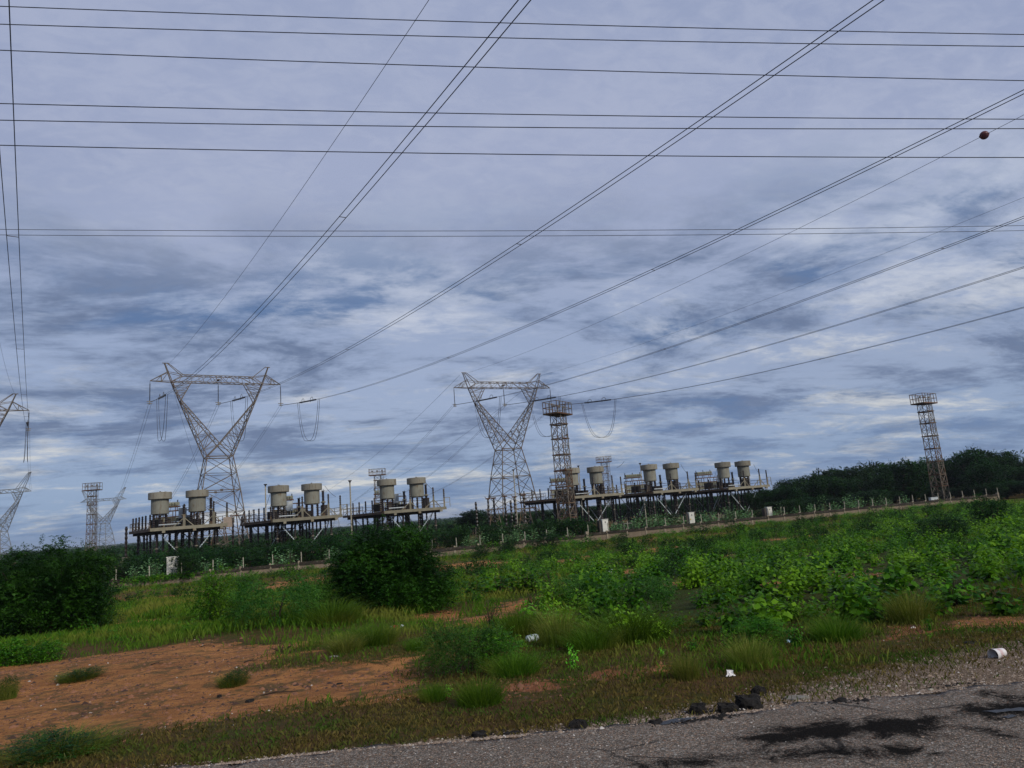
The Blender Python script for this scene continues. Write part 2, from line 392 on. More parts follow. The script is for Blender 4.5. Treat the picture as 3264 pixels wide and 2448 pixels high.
bn = t.new('ShaderNodeBump'); bn.inputs['Strength'].default_value = 1.0; bn.inputs['Distance'].default_value = .12
t.put(bn.inputs['Height'], t.math('ADD', t.noise(P, 9, 8, .72), t.math('MULTIPLY', t.noise(P, 40, 4, .7), .35))); t.l.new(bn.outputs[0], b.inputs['Normal'])
finish(t, b.outputs[0]); M_GROUND = m
LUSH_PX = [(1450, 1780), (1700, 1760), (2000, 1740), (2300, 1715), (2700, 1680), (3200, 1630), (3700, 1600), (3700, 1930), (3264, 1930), (2900, 1985), (2600, 2060), (2300, 2060), (2000, 2060), (1700, 2060), (1600, 1960), (1500, 1900)]
LUSH = [tuple(gnd(*p)[:2]) for p in LUSH_PX]
def lushmask(x, y): return polydist(x, y, LUSH)/(.4+.03*np.abs(y))
def redmask(x, y):
    m_ = np.full(np.shape(x), -9.)
    for p in RED: m_ = np.maximum(m_, polydist(x, y, p)/.25)
    return m_
def vergew(x): return np.interp(x, [-12, -3, 0, 1.5, 3, 4.5, 6, 14], [.12, .18, .42, .65, 1.15, 1.9, 2.6, 3.2])
def vergemask(x, y):
    s_ = y-edge_y(x); return np.minimum(1.4, (vergew(x)-s_)/.35)
ys = np.concatenate([np.linspace(-40, 5.5, 24), np.arange(5.7, 14, .09), np.arange(14, 30, .16), np.geomspace(30, 130, 110), np.geomspace(134, 9000, 70)])
us = np.linspace(-1, 1, 340); us = np.sign(us)*(.75*np.abs(us)+.25*np.abs(us)**3)
g = grid_mesh('ground', ys, us, lambda y: np.maximum(15, 9+1.05*np.abs(y)), lambda X, Y: gz(X, Y), M_GROUND,
      {'dirt': dirtmask, 'lush': lushmask, 'red': redmask, 'verge': vergemask})
tag(g, 'dry orange earth and patchy turf sloping from the road to the concrete wall', kind='structure')

# road
m, t = mat('coarse_chip_asphalt'); tcn = t.new('ShaderNodeTexCoord'); P = tcn.outputs['Object']
vo = t.new('ShaderNodeTexVoronoi'); t.put(vo.inputs['Vector'], t.mix(.035, P, t.noise(P, 30, 3, .6, out=1))); vo.inputs['Scale'].default_value = 85
vo2 = t.new('ShaderNodeTexVoronoi'); t.put(vo2.inputs['Vector'], P); vo2.inputs['Scale'].default_value = 27
sv = t.new('ShaderNodeSeparateColor'); t.l.new(vo.outputs['Color'], sv.inputs[0])
sv2 = t.new('ShaderNodeSeparateColor'); t.l.new(vo2.outputs['Color'], sv2.inputs[0])
chip = t.mix(t.ss(sv.outputs[0], .2, .95), (.085, .070, .054), (.30, .262, .218))
chip = t.mix(t.ss(sv.outputs[1], .80, .9), chip, (.24, .15, .10))
chip = t.mix(t.math('MULTIPLY', t.ss(sv2.outputs[0], .86, .92), t.math('SUBTRACT', 1.0, t.ss(vo2.outputs['Distance'], .30, .45))), chip, (.36, .34, .30))
chip = t.mix(t.math('MULTIPLY', t.ss(vo.outputs['Distance'], .40, .75), .6), chip, (.04, .034, .028))
chip = t.mix(t.math('MULTIPLY', t.ss(t.noise(P, 1.6, 6, .65), .45, .7), .55), chip, (.075, .055, .038))
oil = t.math('ADD', attr(t, 'oil'), t.math('MULTIPLY', t.math('SUBTRACT', t.noise(P, 3.2, 9, .74, 1.0), .5), 8.0))
oil = t.math('ADD', oil, t.math('MULTIPLY', t.math('SUBTRACT', t.noise(P, 45, 4, .7), .5), 3.5))
om = t.ss(oil, -1.2, .8)
cr = t.new('ShaderNodeTexVoronoi', _feature='DISTANCE_TO_EDGE'); cr.inputs['Scale'].default_value = .9; t.put(cr.inputs['Vector'], t.mix(.12, P, t.noise(P, 2.2, 6, .7, out=1)))
crk = t.math('MULTIPLY', t.math('SUBTRACT', 1.0, t.ss(cr.outputs['Distance'], .004, .016)), t.ss(t.noise(P, .9, 3, .5), .48, .6))
chip = t.mix(t.math('MULTIPLY', crk, .85), chip, (.02, .017, .014))
col = t.mix(t.math('MULTIPLY', om, .96), chip, (.006, .006, .006))
b = t.new('ShaderNodeBsdfPrincipled'); t.put(b.inputs['Base Color'], col)
t.put(b.inputs['Roughness'], t.math('ADD', .85, t.math('MULTIPLY', om, .1)))
t.put(b.inputs['Specular IOR Level'], t.math('SUBTRACT', .2, t.math('MULTIPLY', om, .18)))
bn = t.new('ShaderNodeBump'); bn.inputs['Strength'].default_value = .9; bn.inputs['Distance'].default_value = .012
t.put(bn.inputs['Height'], t.math('ADD', t.math('SUBTRACT', 1.0, vo.outputs['Distance']), t.noise(P, 12, 5, .6))); t.l.new(bn.outputs[0], b.inputs['Normal'])
finish(t, b.outputs[0]); M_ROAD = m
OIL_PX = [[(2350, 2352), (2500, 2318), (2700, 2300), (2880, 2290), (3040, 2275), (2990, 2315), (2920, 2345), (2700, 2350), (2500, 2372)],
 [(3060, 2255), (3264, 2232), (3500, 2210), (3500, 2262), (3264, 2278), (3150, 2290), (3060, 2272)],
 [(2380, 2395), (2600, 2380), (2900, 2385), (3000, 2400), (2700, 2412), (2450, 2410)],
 [(2000, 2440), (2300, 2405), (2430, 2405), (2250, 2440), (2050, 2452)],
 [(3120, 2205), (3300, 2240), (3150, 2215)], [(3020, 2290), (3180, 2330), (3240, 2352), (3120, 2325)]]
OIL = [[tuple(atz(p[0], p[1], 0)[:2]) for p in poly] for poly in OIL_PX]
def oilmask(x, y):
    m_ = np.full(np.shape(x), -9.)
    for p in OIL: m_ = np.maximum(m_, polydist(x, y, p)/.12)
    return m_
xs = np.concatenate([np.linspace(-60, -10, 40), np.arange(-9.9, 10, .06), np.linspace(10, 60, 40)])
vs = np.concatenate([np.linspace(-5, 2.5, 8), np.arange(2.6, 6.4, .09)]); vs = vs/6.35
X = np.repeat(xs[None, :], len(vs)+1, 0)
rag = .05*np.sin(xs*3.1)+.035*np.sin(xs*7.7+1)+.025*np.sin(xs*17.3+2)+RNG.normal(0, .012, len(xs))
eY = edge_y(xs)+rag
Yg = np.concatenate([vs[:, None]*eY[None, :], eY[None, :]], 0)
Zg = .003*np.sin(X*1.3)*np.cos(Yg*1.1); Zg[-1] -= .05; Zg[-2] -= .004
V = np.stack([X, Yg, Zg], -1).reshape(-1, 3); n_ = len(xs)
a = np.arange(len(vs))[:, None]*n_+np.arange(n_-1)[None, :]
me = npmesh('road', V, np.stack([a, a+1, a+1+n_, a+n_], -1).reshape(-1, 4), M_ROAD, True)
aa = me.attributes.new('oil', 'FLOAT', 'POINT'); aa.data.foreach_set('value', np.clip(oilmask(V[:, 0], V[:, 1]), -4, 4).astype(np.float32))
road = link('road', me); tag(road, 'coarse grey chip-sealed road with ragged edge and black stains', kind='structure')

# wet patches lying in the road
def puddle(px, label):
    pts = [atz(p[0], p[1], .016)[:2] for p in px]
    mm, tt = M_WET
    mb = MB(); mb.prism([tuple(p) for p in pts], .001, .005)
    o = mb.build('puddle', mm); tag(o, label, 'puddle', 'puddles on the road'); return o
mw, tw = mat('standing_water'); bw = tw.new('ShaderNodeBsdfPrincipled'); bw.inputs['Base Color'].default_value = (.012, .012, .012, 1); tw.put(bw.inputs['Roughness'], tw.math('ADD', .05, tw.math('MULTIPLY', tw.noise(None, 14, 4, .7), .7)))
bnw = tw.new('ShaderNodeBump'); bnw.inputs['Strength'].default_value = .8; bnw.inputs['Distance'].default_value = .02
tw.put(bnw.inputs['Height'], tw.noise(tw.new('ShaderNodeTexCoord').outputs['Object'], 22, 4, .7)); tw.l.new(bnw.outputs[0], bw.inputs['Normal'])
finish(tw, bw.outputs[0]); M_WET = (mw, tw)
def ragged(poly, k=4, amp=5):
    out = []; n = len(poly)
    for i in range(n):
        a_, b_ = poly[i], poly[(i+1) % n]
        for j in range(k):
            f_ = j/k; out.append((a_[0]+(b_[0]-a_[0])*f_+random.uniform(-amp, amp), a_[1]+(b_[1]-a_[1])*f_+random.uniform(-amp, amp)*.35))
    return out
puddle(ragged([(3130, 2262), (3190, 2256), (3264, 2250), (3330, 2246), (3330, 2254), (3230, 2262), (3170, 2266)]), 'larger wet puddle in the black stain at the right end of the road')
puddle(ragged([(3195, 2280), (3225, 2272), (3240, 2277), (3215, 2284)], 3, 2), 'small wet puddle just below the larger one on the road')
puddle(ragged([(2095, 2300), (2160, 2284), (2225, 2282), (2180, 2294), (2110, 2306)], 3, 2), 'shallow puddle at the ragged road edge between the broken asphalt lumps')

# loose gravel (uncountable)
def stones(xy, size, z, rng, matr, name):
    n = len(xy)
    base = np.array([[1, 0, 0], [.3, .9, .1], [-.8, .5, 0], [-.7, -.6, .05], [.4, -.85, 0], [0.05, 0, .75]], float)
    fc = np.array([[0, 1, 5], [1, 2, 5], [2, 3, 5], [3, 4, 5], [4, 0, 5]])
    an = rng.uniform(0, 6.28, n); c, s_ = np.cos(an), np.sin(an)
    B = base[None]*size[:, None, None]*rng.uniform(.6, 1.3, (n, 6, 1))
    B[:, :, 1] *= rng.uniform(.55, 1, (n, 1))
    x = B[:, :, 0]*c[:, None]-B[:, :, 1]*s_[:, None]; y = B[:, :, 0]*s_[:, None]+B[:, :, 1]*c[:, None]
    V = np.stack([x+xy[:, :1], y+xy[:, 1:2], B[:, :, 2]*.8+z[:, None]-.004], -1).reshape(-1, 3)
    F = (fc[None]+np.arange(n)[:, None, None]*6).reshape(-1, 3)
    return link(name, npmesh(name, V, F, matr))
m, t = mat('mixed_gravel'); g_ = t.new('ShaderNodeNewGeometry'); r = g_.outputs['Random Per Island']
c = t.mix(t.ss(r, 0, .6), (.075, .048, .032), (.27, .20, .14)); c = t.mix(t.ss(r, .62, .85), c, (.27, .22, .175)); c = t.mix(t.ss(r, .93, .96), c, (.48, .45, .40))
b = t.new('ShaderNodeBsdfPrincipled'); t.put(b.inputs['Base Color'], c); b.inputs['Roughness'].default_value = .85; finish(t, b.outputs[0]); M_GRAV = m
n = 60000; gx = RNG.uniform(-7, 9, n*3); gs = RNG.exponential(.45, n*3)*np.clip(vergew(gx), .15, 3)*1.3
keep = (gs < vergew(gx)*RNG.uniform(.7, 1.5, n*3)); gx, gs = gx[keep][:n], gs[keep][:n]
gy = edge_y(gx)+gs-.04
sz = np.clip(RNG.lognormal(-4.55, .42, len(gx)), .004, .035)
tag(stones(np.stack([gx, gy], 1), sz, gz(gx, gy), RNG, M_GRAV, 'gravel'), 'loose brown and grey gravel spilling along the road edge', 'gravel', kind='stuff')
n = 26000; gx = RNG.uniform(-5, 7, n); gy = RNG.uniform(3.6, 6.95, n); k_ = oilmask(gx, gy) < -1.2+RNG.normal(0, .6, n); gx, gy = gx[k_], gy[k_]; n = len(gx)
tag(stones(np.stack([gx, gy], 1), np.clip(RNG.lognormal(-5.0, .35, n), .003, .014), np.full(n, .006), RNG, M_GRAV, 'road_chippings'), 'loose stone chippings scattered over the road surface', 'chippings', kind='stuff')
# clods and pebbles on the bare earth
m, t = mat('earth_clods'); g_ = t.new('ShaderNodeNewGeometry'); r = g_.outputs['Random Per Island']
c = t.mix(t.ss(r, .1, .8), (.04, .018, .010), (.22, .095, .045)); c = t.mix(t.ss(r, .988, .992), c, (.42, .38, .32))
b = t.new('ShaderNodeBsdfPrincipled'); t.put(b.inputs['Base Color'], c); b.inputs['Roughness'].default_value = .95; finish(t, b.outputs[0]); M_CLOD = m
n = 130000; cy = 7.2+RNG.power(.85, n)*19; cx = RNG.uniform(-1, 1, n)*(4+.85*cy)
mk = dirtmask(cx, cy)+RNG.normal(0, 1.5, n) > -.6
cl = np.sin(cx*1.9+cy*2.3)+np.sin(cx*.8-cy*3.1)+RNG.normal(0, .8, n) > -.6
cx, cy = cx[mk & cl], cy[mk & cl]
tag(stones(np.stack([cx, cy], 1), np.clip(RNG.lognormal(-4.2, .55, len(cx)), .006, .07), gz(cx, cy), RNG, M_CLOD, 'earth_clods'), 'small dark clods and pebbles strewn over the bare orange earth', 'clods', kind='stuff')

# ================================================================== GRASS (uncountable)
def blades(x, y, h, w, lean, rng, matr, name, z=None):
    n = len(x); z = gz(x, y) if z is None else z
    a = rng.uniform(0, 6.28, n); la = rng.uniform(0, 6.28, n); ll = h*lean*rng.uniform(.2, 1, n)
    dx, dy = np.cos(a)*w/2, np.sin(a)*w/2
    z0 = z-.01
    p0 = np.stack([x-dx, y-dy, z0], 1); p1 = np.stack([x+dx, y+dy, z0], 1)
    mx_, my_ = x+np.cos(la)*ll*.35, y+np.sin(la)*ll*.35
    p2 = np.stack([mx_+dx*.6, my_+dy*.6, z+h*.6], 1)
    p3 = np.stack([x+np.cos(la)*ll, y+np.sin(la)*ll, z+h*rng.uniform(.8, 1, n)], 1)
    V = np.stack([p0, p1, p2, p3], 1).reshape(-1, 3); F = np.arange(n*4).reshape(-1, 4)
    return link(name, npmesh(name, V, F, matr))
def clumpy(x, y, f=1.0):
    return .5+.25*(np.sin(x*1.7*f+1.3*np.sin(y*.9*f))+np.sin(y*2.1*f+1.1*np.sin(x*1.3*f)))
# short olive turf on the verge
n = 300000; y = 7.0+RNG.power(1.1, n)*9; x = RNG.uniform(-1, 1, n)*(4.5+.82*y); s_ = y-edge_y(x)
k = (s_ > vergew(x)*RNG.uniform(.15, 1.1, n)) & (dirtmask(x, y)+RNG.normal(0, 1.2, n) < 0) & (clumpy(x, y, 1.3)+RNG.normal(0, .4, n) > .25)
x, y = x[k], y[k]
tag(blades(x, y, RNG.uniform(.012, .06, len(x)), RNG.uniform(.006, .013, len(x)), 1.1, RNG, L_OLIVE, 'turf'), 'short olive brown turf along the roadside verge', 'turf', kind='stuff')
n = 330000; y = 9+RNG.power(1.25, n)*32; x = RNG.uniform(-1, 1, n)*(4+.85*y)
k = (dirtmask(x, y)+RNG.normal(0, 1.0, n) < -.3) & (clumpy(x, y, .6)+RNG.normal(0, .22, n) > .45-.2*np.clip((y-14)/8, 0, 1))
k2 = (lushmask(x, y) < RNG.uniform(-.5, 3.5, len(x))); k = k & k2; x, y = x[k], y[k]; hh = RNG.uniform(.05, .15, len(x))*(1+np.clip((y-11)/9, 0, 2.0))*(.6+.9*clumpy(x, y, .45))
grass_xy = (x, y)
tag(blades(x, y, hh, RNG.uniform(.0045, .010, len(x))*(y/16)**.8, .5, RNG, L_GRASS, 'grass'), 'ankle high green grass between the road verge and the bushes', 'grass', kind='stuff')
n = 130000; y = 38+RNG.power(1.5, n)*86; x = RNG.uniform(-1, 1, n)*(4+.9*y)
k = (dirtmask(x, y)+RNG.normal(0, .8, n) < -.5) & (y < 89.8+.4246*x) & (clumpy(x, y, .25)+RNG.normal(0, .25, n) > .30)
x, y = x[k], y[k]
tag(blades(x, y, RNG.uniform(.15, .42, len(x))*(.5+clumpy(x, y, .2)), RNG.uniform(.05, .10, len(x)), .6, RNG, L_GRASS, 'meadow_grass'), 'taller rough grass on the flat field in front of the wall', 'grass', kind='stuff')

# ================================================================== FOLIAGE BUILDERS
def nrm(a): return a/np.maximum(np.linalg.norm(a, axis=-1, keepdims=True), 1e-6)
def kites(P, D, S, L, Wd, fold=.12):
    N = nrm(np.cross(D, S)); L = L[:, None]; Wd = Wd[:, None]
    a = P; b = P+D*L*.42+S*Wd/2+N*Wd*fold; c = P+D*L; d = P+D*L*.42-S*Wd/2+N*Wd*fold
    return np.stack([a, b, c, d], 1).reshape(-1, 3)
def kmesh(name, Vs, matr):
    V = np.concatenate(Vs); return npmesh(name, V, np.arange(len(V)).reshape(-1, 4), matr)
def rdir(rng, n, up=0.):
    d = rng.normal(size=(n, 3)); d = nrm(d); d[:, 2] += up; return nrm(d)
def sprays(rng, lobes, nsp, L, nl, lL, lW, droop=.5, inner=.5, up=.3, floor=0.05):
    lobes = np.array(lobes, float); w = lobes[:, 3]**2; idx = rng.choice(len(lobes), nsp, p=w/w.sum())
    C = lobes[idx, :3]; Rr = lobes[idx, 3]; sq = lobes[idx, 4] if lobes.shape[1] > 4 else np.ones(nsp)
    d = rdir(rng, nsp, .15); rr = Rr*(inner+(1-inner)*rng.uniform(0, 1, nsp)**.6)
    off = d*rr[:, None]; off[:, 2] *= sq; O = C+off
    O[:, 2] = np.maximum(O[:, 2], floor+rng.uniform(0, .15, nsp))
    gd = d.copy(); gd[:, 2] += up; gd = nrm(gd+rng.normal(0, .35, (nsp, 3)))
    LL = L*rng.uniform(.5, 1.25, nsp)
    sN = (np.arange(nl)+.5)/nl
    Pp = O[:, None]+gd[:, None]*(LL[:, None]*sN[None])[..., None]
    Pp[..., 2] -= droop*LL[:, None]*sN[None]**2
    T = gd[:, None]*np.ones((1, nl, 1)); T[..., 2] -= 2*droop*sN[None]; T = nrm(T)
    side = nrm(np.cross(T, rng.normal(0, .35, (nsp, 1, 3))+np.array([0, 0, 1.])))
    sg = np.where(np.arange(nl) % 2 == 0, 1, -1)[None, :, None]
    D = nrm(T*.55+side*sg+rng.normal(0, .25, T.shape)); S = nrm(np.cross(D, rng.normal(0, .5, T.shape)+np.array([0, 0, 1.])))
    n_ = nsp*nl
    return kites(Pp.reshape(-1, 3), D.reshape(-1, 3), S.reshape(-1, 3), lL*rng.uniform(.6, 1.2, n_), lW*rng.uniform(.7, 1.2, n_))
def stems_mesh(name, rng, w, h, n, matr, r=.03):
    mb = MB()
    for i in range(n):
        a = rng.uniform(0, 6.28); q = rng.uniform(.2, .85)
        mb.tube([(math.cos(a)*.08, math.sin(a)*.08, -.1), (math.cos(a)*w*.16*q, math.sin(a)*w*.16*q, h*.35), (math.cos(a)*w*.36*q, math.sin(a)*w*.36*q, h*.75)], [r, r*.7, r*.3], 4, False)
    return mb.mesh(name, matr)
def place_plant(name, meshes, loc, rz, sc, label, cat, group=None):
    o = empty(name, loc, rz); o.scale = sc if isinstance(sc, tuple) else (sc, sc, sc)
    for nm, me in meshes: addkid(nm, me, o)
    tag(o, label, cat, group); return o
def lobes_for(rng, w, h, n, r0=.28):
    out = [(0, 0, h*.42, min(w, h)*.42, .95)]
    for i in range(n):
        a = rng.uniform(0, 6.28); q = rng.uniform(.45, 1)
        rr = rng.uniform(.65, 1.35)*r0*min(w, h); z_ = rr*.7+rng.uniform(0, 1)*(h-1.7*rr)
        pr_ = math.sqrt(max(.04, 1-((z_-h*.38)/(h*.66))**2))*rng.uniform(.82, 1.06)
        out.append((math.cos(a)*(w/2-rr)*q**.5*pr_, math.sin(a)*(w/2-rr)*q**.5*pr_, z_, rr, .9))
    return out
def leafy(rng, w, h, nst, per, lL, lW, droop=.55):
    """upright broad-leaved weed: leaves on curved stems"""
    a = rng.uniform(0, 6.28, nst); q = rng.uniform(0.05, 1, nst)**.7; tall = h*(1-.45*q**2)*rng.uniform(.75, 1.05, nst)
    s_ = np.linspace(.25, 1, per)[None]*np.ones((nst, 1))+rng.uniform(-.04, .04, (nst, per))
    R_ = (w/2*q)[:, None]*s_**1.4
    P_ = np.stack([np.cos(a)[:, None]*R_, np.sin(a)[:, None]*R_, tall[:, None]*s_], -1)
    ang = rng.uniform(0, 6.28, (nst, 1))+np.arange(per)[None]*2.4+rng.normal(0, .3, (nst, per))
    D = np.stack([np.cos(ang), np.sin(ang), -droop*rng.uniform(.3, 1.6, (nst, per))+.25], -1); D = nrm(D)
    S = nrm(np.cross(D, rng.normal(0, .3, D.shape)+np.array([0, 0, 1.])))
    P_ = P_+D*lL*.35
    k_ = nst*per; sz_ = (1.15-.45*s_).reshape(-1)*rng.uniform(.6, 1.15, k_)
    return kites(P_.reshape(-1, 3), D.reshape(-1, 3), S.reshape(-1, 3), lL*sz_, lW*sz_, .18)

# ================================================================== BOUNDARY WALL
WU = Vector((.9204, .3909, 0)); WA = math.atan2(.3909, .9204); WN = Vector((-.3909, .9204, 0))   # along / inwards
def wpt(s_, off=0., z=-2.5): p = Vector((-60.9, 90.4-.4246*60.9, z)) + WU*s_ + WN*off; return p
wall = empty('boundary_wall', wpt(0)); tag(wall, 'long low precast concrete wall with mossy coping around the electrical yard', 'wall')
def boxmesh(name, sz, mt, jit=0, seed=0):
    mb = MB(); mb.box((0, 0, 0), sz); rr = random.Random(seed)
    for i, v_ in enumerate(mb.v): mb.v[i] = v_+Vector((rr.uniform(-jit, jit), rr.uniform(-jit, jit), rr.uniform(-jit, jit)))
    return mb.mesh(name, mt)
plank_ms = [boxmesh('plank', (2.80, .07, .296), M_PLANK, .006, k) for k in range(3)]
cope_ms = [boxmesh('coping', (2.98, .22, .34), M_COPE, .03, k) for k in range(5)]
pil_m = boxmesh('pillar', (.22, .20, 1.30), M_PILLAR, .006); post_ms = []
mb = MB(); mb.box((0, 0, .57), (.085, .085, 1.14)); mb.v[4:] = [v_*1 for v_ in mb.v[4:]]
post_m = mb.mesh('post', M_POST)
NB = 52
for k in range(NB+1):
    s_ = k*3.0; low = s_ < 74.9; top = (.86 if low else 1.0)
    o = addkid('pillar', pil_m, wall, (wpt(s_).x-wall.location.x, wpt(s_).y-wall.location.y, .60 if low else .70), (0, 0, WA))
    if k in (25, NB): o.scale = (1.7, 1.7, 1.18)
    po = addkid('post', post_m, wall, (wpt(s_+.28, .05).x-wall.location.x, wpt(s_+.28, .05).y-wall.location.y, top+.18), (random.uniform(-.03, .03), random.uniform(-.03, .03), WA+3.14))
    if k < NB:
        c = wpt(s_+1.5)
        for j in range(3):
            addkid('plank', plank_ms[(k+j) % 3], wall, (c.x-wall.location.x, c.y-wall.location.y, .15+.30*j-(.04 if low else 0)), (random.uniform(-.01, .01), 0, WA))
        addkid('coping', cope_ms[k % 5], wall, (c.x-wall.location.x, c.y-wall.location.y, top+.06), (random.uniform(-.03, .03), random.uniform(-.006, .006), WA))
# low inner fence seen behind the right half of the wall
fe = empty('wire_fence', (0, 0, 0)); tag(fe, 'low fence of pale posts and a top rail behind the right part of the wall', 'fence')
A_ = at(2490, 1628, 134); B_ = at(2790, 1612, 136); mbp = MB(); mbp.box((0, 0, .9), (.12, .12, 1.8)); pm = mbp.mesh('post', M_POST)
for k in range(9):
    p = A_+(B_-A_)*k/8; addkid('post', pm, fe, (p[0], p[1], -2.5))
MB().bar((A_[0], A_[1], -.75), (B_[0], B_[1], -.75), .09).build('rail', M_POST, fe)
MB().bar((A_[0], A_[1], -1.4), (B_[0], B_[1], -1.4), .05).build('rail', M_POST, fe)
MB().bar((A_[0], A_[1], -2.0), (B_[0], B_[1], -2.0), .05).build('rail', M_POST, fe)

# ================================================================== TRANSMISSION TOWERS
def lattice(mb, c0, c1, n, w, rung=True, k=2):
    """c0,c1: lists of corner points (closed ring) at both ends; n panels"""
    m_ = len(c0)
    rings = [[Vector(a).lerp(Vector(b), i/n) for a, b in zip(c0, c1)] for i in range(n+1)]
    for j in range(m_): mb.bar(c0[j], c1[j], w)
    for i in range(n):
        for j in range(m_):
            q = (j+1) % m_; a, b = rings[i], rings[i+1]
            if k == 2: mb.bar(a[j], b[q], w*.55); mb.bar(a[q], b[j], w*.55)
            else: (mb.bar(a[j], b[q], w*.55) if i % 2 else mb.bar(a[q], b[j], w*.55))
            if rung: mb.bar(b[j], b[q], w*.55)
def square(x, y, z, rx, ry): return [(x-rx, y-ry, z), (x+rx, y-ry, z), (x+rx, y+ry, z), (x-rx, y+ry, z)]
RIB = []
for k in range(13): RIB += [(.075, k*.3), (.13, k*.3+.06), (.075, k*.3+.12)]
def make_tower(scale_peak=1.0, ins=True, w=.20, m_=None, name='transmission_tower'):
    mt = m_ or M_STEEL_D; T = empty(name)
    ZW, ZR, ZV, ZC, ZT = 23.8, 15.5, 26.9, 42.4, 44.1
    b = MB()
    lattice(b, square(0, 0, 0, 6.2, 6.2), square(0, 0, ZR, 4.3, 4.1), 3, w*1.1)
    for s1 in (-1, 1):
        for s2 in (-1, 1):
            b.box((s1*6.2, s2*6.2, .1), (.8, .8, .5))
    b.build('lower_body', mt, T)
    b = MB(); lattice(b, square(0, 0, ZR, 4.3, 4.1), square(0, 0, ZW, 2.95, 2.6), 2, w)
    for s2 in (-1, 1):
        b.bar((-2.95, s2*2.6, ZW), (2.95, s2*2.6, ZW), w*1.2); b.bar((-4.3, s2*4.1, ZR), (4.3, s2*4.1, ZR), w)
        b.bar((-2.95, s2*2.6, ZW), (0, s2*2.2, ZV), w); b.bar((2.95, s2*2.6, ZW), (0, s2*2.2, ZV), w)
        b.box((0, s2*2.2, ZV), (.55, .25, .55)); b.box((0, s2*4.1, ZR), (.6, .2, .5))
    b.build('waist', mt, T)
    for s1 in (-1, 1):
        b = MB()
        # V arm: outer legs and inner legs meeting at the crossarm
        o0 = [Vector((s1*2.95, q*2.6, ZW)) for q in (-1, 1)]; o1 = [Vector((s1*10.6, q*1.0, ZC)) for q in (-1, 1)]
        i0 = [Vector((0, q*2.2, ZV)) for q in (-1, 1)]; kn = [Vector((s1*8.6, q*1.25, 37.8)) for q in (-1, 1)]; i1 = [Vector((s1*6.2, q*1.0, ZC)) for q in (-1, 1)]
        for q in (0, 1):
            b.bar(o0[q], o1[q], w); b.bar(i0[q], kn[q], w); b.bar(kn[q], i1[q], w*.8)
            nn = 8
            for i in range(nn):
                f0, f1 = i/nn, (i+1)/nn
                # outer leg portion up to the knee height
                oa = o0[q].lerp(o1[q], f0*.74); ob = o0[q].lerp(o1[q], f1*.74)
                ia = i0[q].lerp(kn[q], f0); ib = i0[q].lerp(kn[q], f1)
                b.bar(ia, oa, w*.5) if i else None
                b.bar(oa, ib, w*.5) if i % 2 else b.bar(ia, ob, w*.5)
            for i in range(4):
                f0, f1 = i/4, (i+1)/4
                oa = o0[q].lerp(o1[q], .74+.26*f0); ob = o0[q].lerp(o1[q], .74+.26*f1)
                ia = kn[q].lerp(i1[q], f0); ib = kn[q].lerp(i1[q], f1)
                b.bar(ib, ob, w*.45); b.bar(oa, ib, w*.45)
        for i in range(9):
            f0, f1 = i/9, (i+1)/9
            a0, a1 = o0[0].lerp(o1[0], f0), o0[1].lerp(o1[1], f0); b0, b1 = o0[0].lerp(o1[0], f1), o0[1].lerp(o1[1], f1)
            b.bar(a0, b1, w*.45); b.bar(b0, b1, w*.45); b.bar(a1, b0, w*.45)
            c0, c1 = i0[0].lerp(kn[0], f0), i0[1].lerp(kn[1], f0); d0, d1 = i0[0].lerp(kn[0], f1), i0[1].lerp(kn[1], f1)
            b.bar(c0, d1, w*.45); b.bar(d0, d1, w*.45)
        b.build('slanted_arm', mt, T)
        b = MB(); pk = 47.0*scale_peak if scale_peak == 1 else 52.0; px_ = 12.2 if scale_peak == 1 else 14.5
        for q in (-1, 1):
            b.bar((s1*10.6, q*1.0, ZC), (s1*px_, q*.35, pk), w*.9)
            b.bar((s1*8.2, q*1.0, ZT), (s1*(px_-.7), q*.35, pk), w*.7)
            b.bar((s1*8.2, q*1.0, ZT), (s1*11.2, q*.8, 44.7), w*.6); b.bar((s1*8.2, q*1.0, ZT), (s1*10.6, q*1.0, ZC), w*.6)
            # tapering tip of the crossarm
            b.bar((s1*10.6, q*1.0, ZC), (s1*15.3, 0, 42.5), w*.8); b.bar((s1*11.3, q*.8, 44.9), (s1*15.3, 0, 42.5), w*.7)
            b.bar((s1*11.3, q*.8, 44.9), (s1*12.8, q*.55, ZC), w*.5); b.bar((s1*12.9, q*.5, 43.9), (s1*12.8, q*.55, ZC), w*.5)
            b.bar((s1*12.9, q*.5, 43.9), (s1*14, q*.2, ZC+.05), w*.4)
        b.bar((s1*(px_-.8), 0, pk), (s1*(px_+.5), 0, pk), w*.9)
        b.bar((s1*10.6, -1, ZC), (s1*10.6, 1, ZC), w*.6)
        b.build('peak', mt, T)
    b = MB(); lattice(b, [(-10.6, -1, ZC), (-10.6, 1, ZC), (-8.2, 1, ZT), (-8.2, -1, ZT)], [(10.6, -1, ZC), (10.6, 1, ZC), (8.2, 1, ZT), (8.2, -1, ZT)], 14, w*.85, False, 1)
    b.box((0, 0, 43.2), (.5, 2, .25)); b.bar((-.5, -1, ZC), (-.5, -1, ZT), w*.7); b.bar((.5, -1, ZC), (.5, -1, ZT), w*.7)
    b.build('crossarm', mt, T)
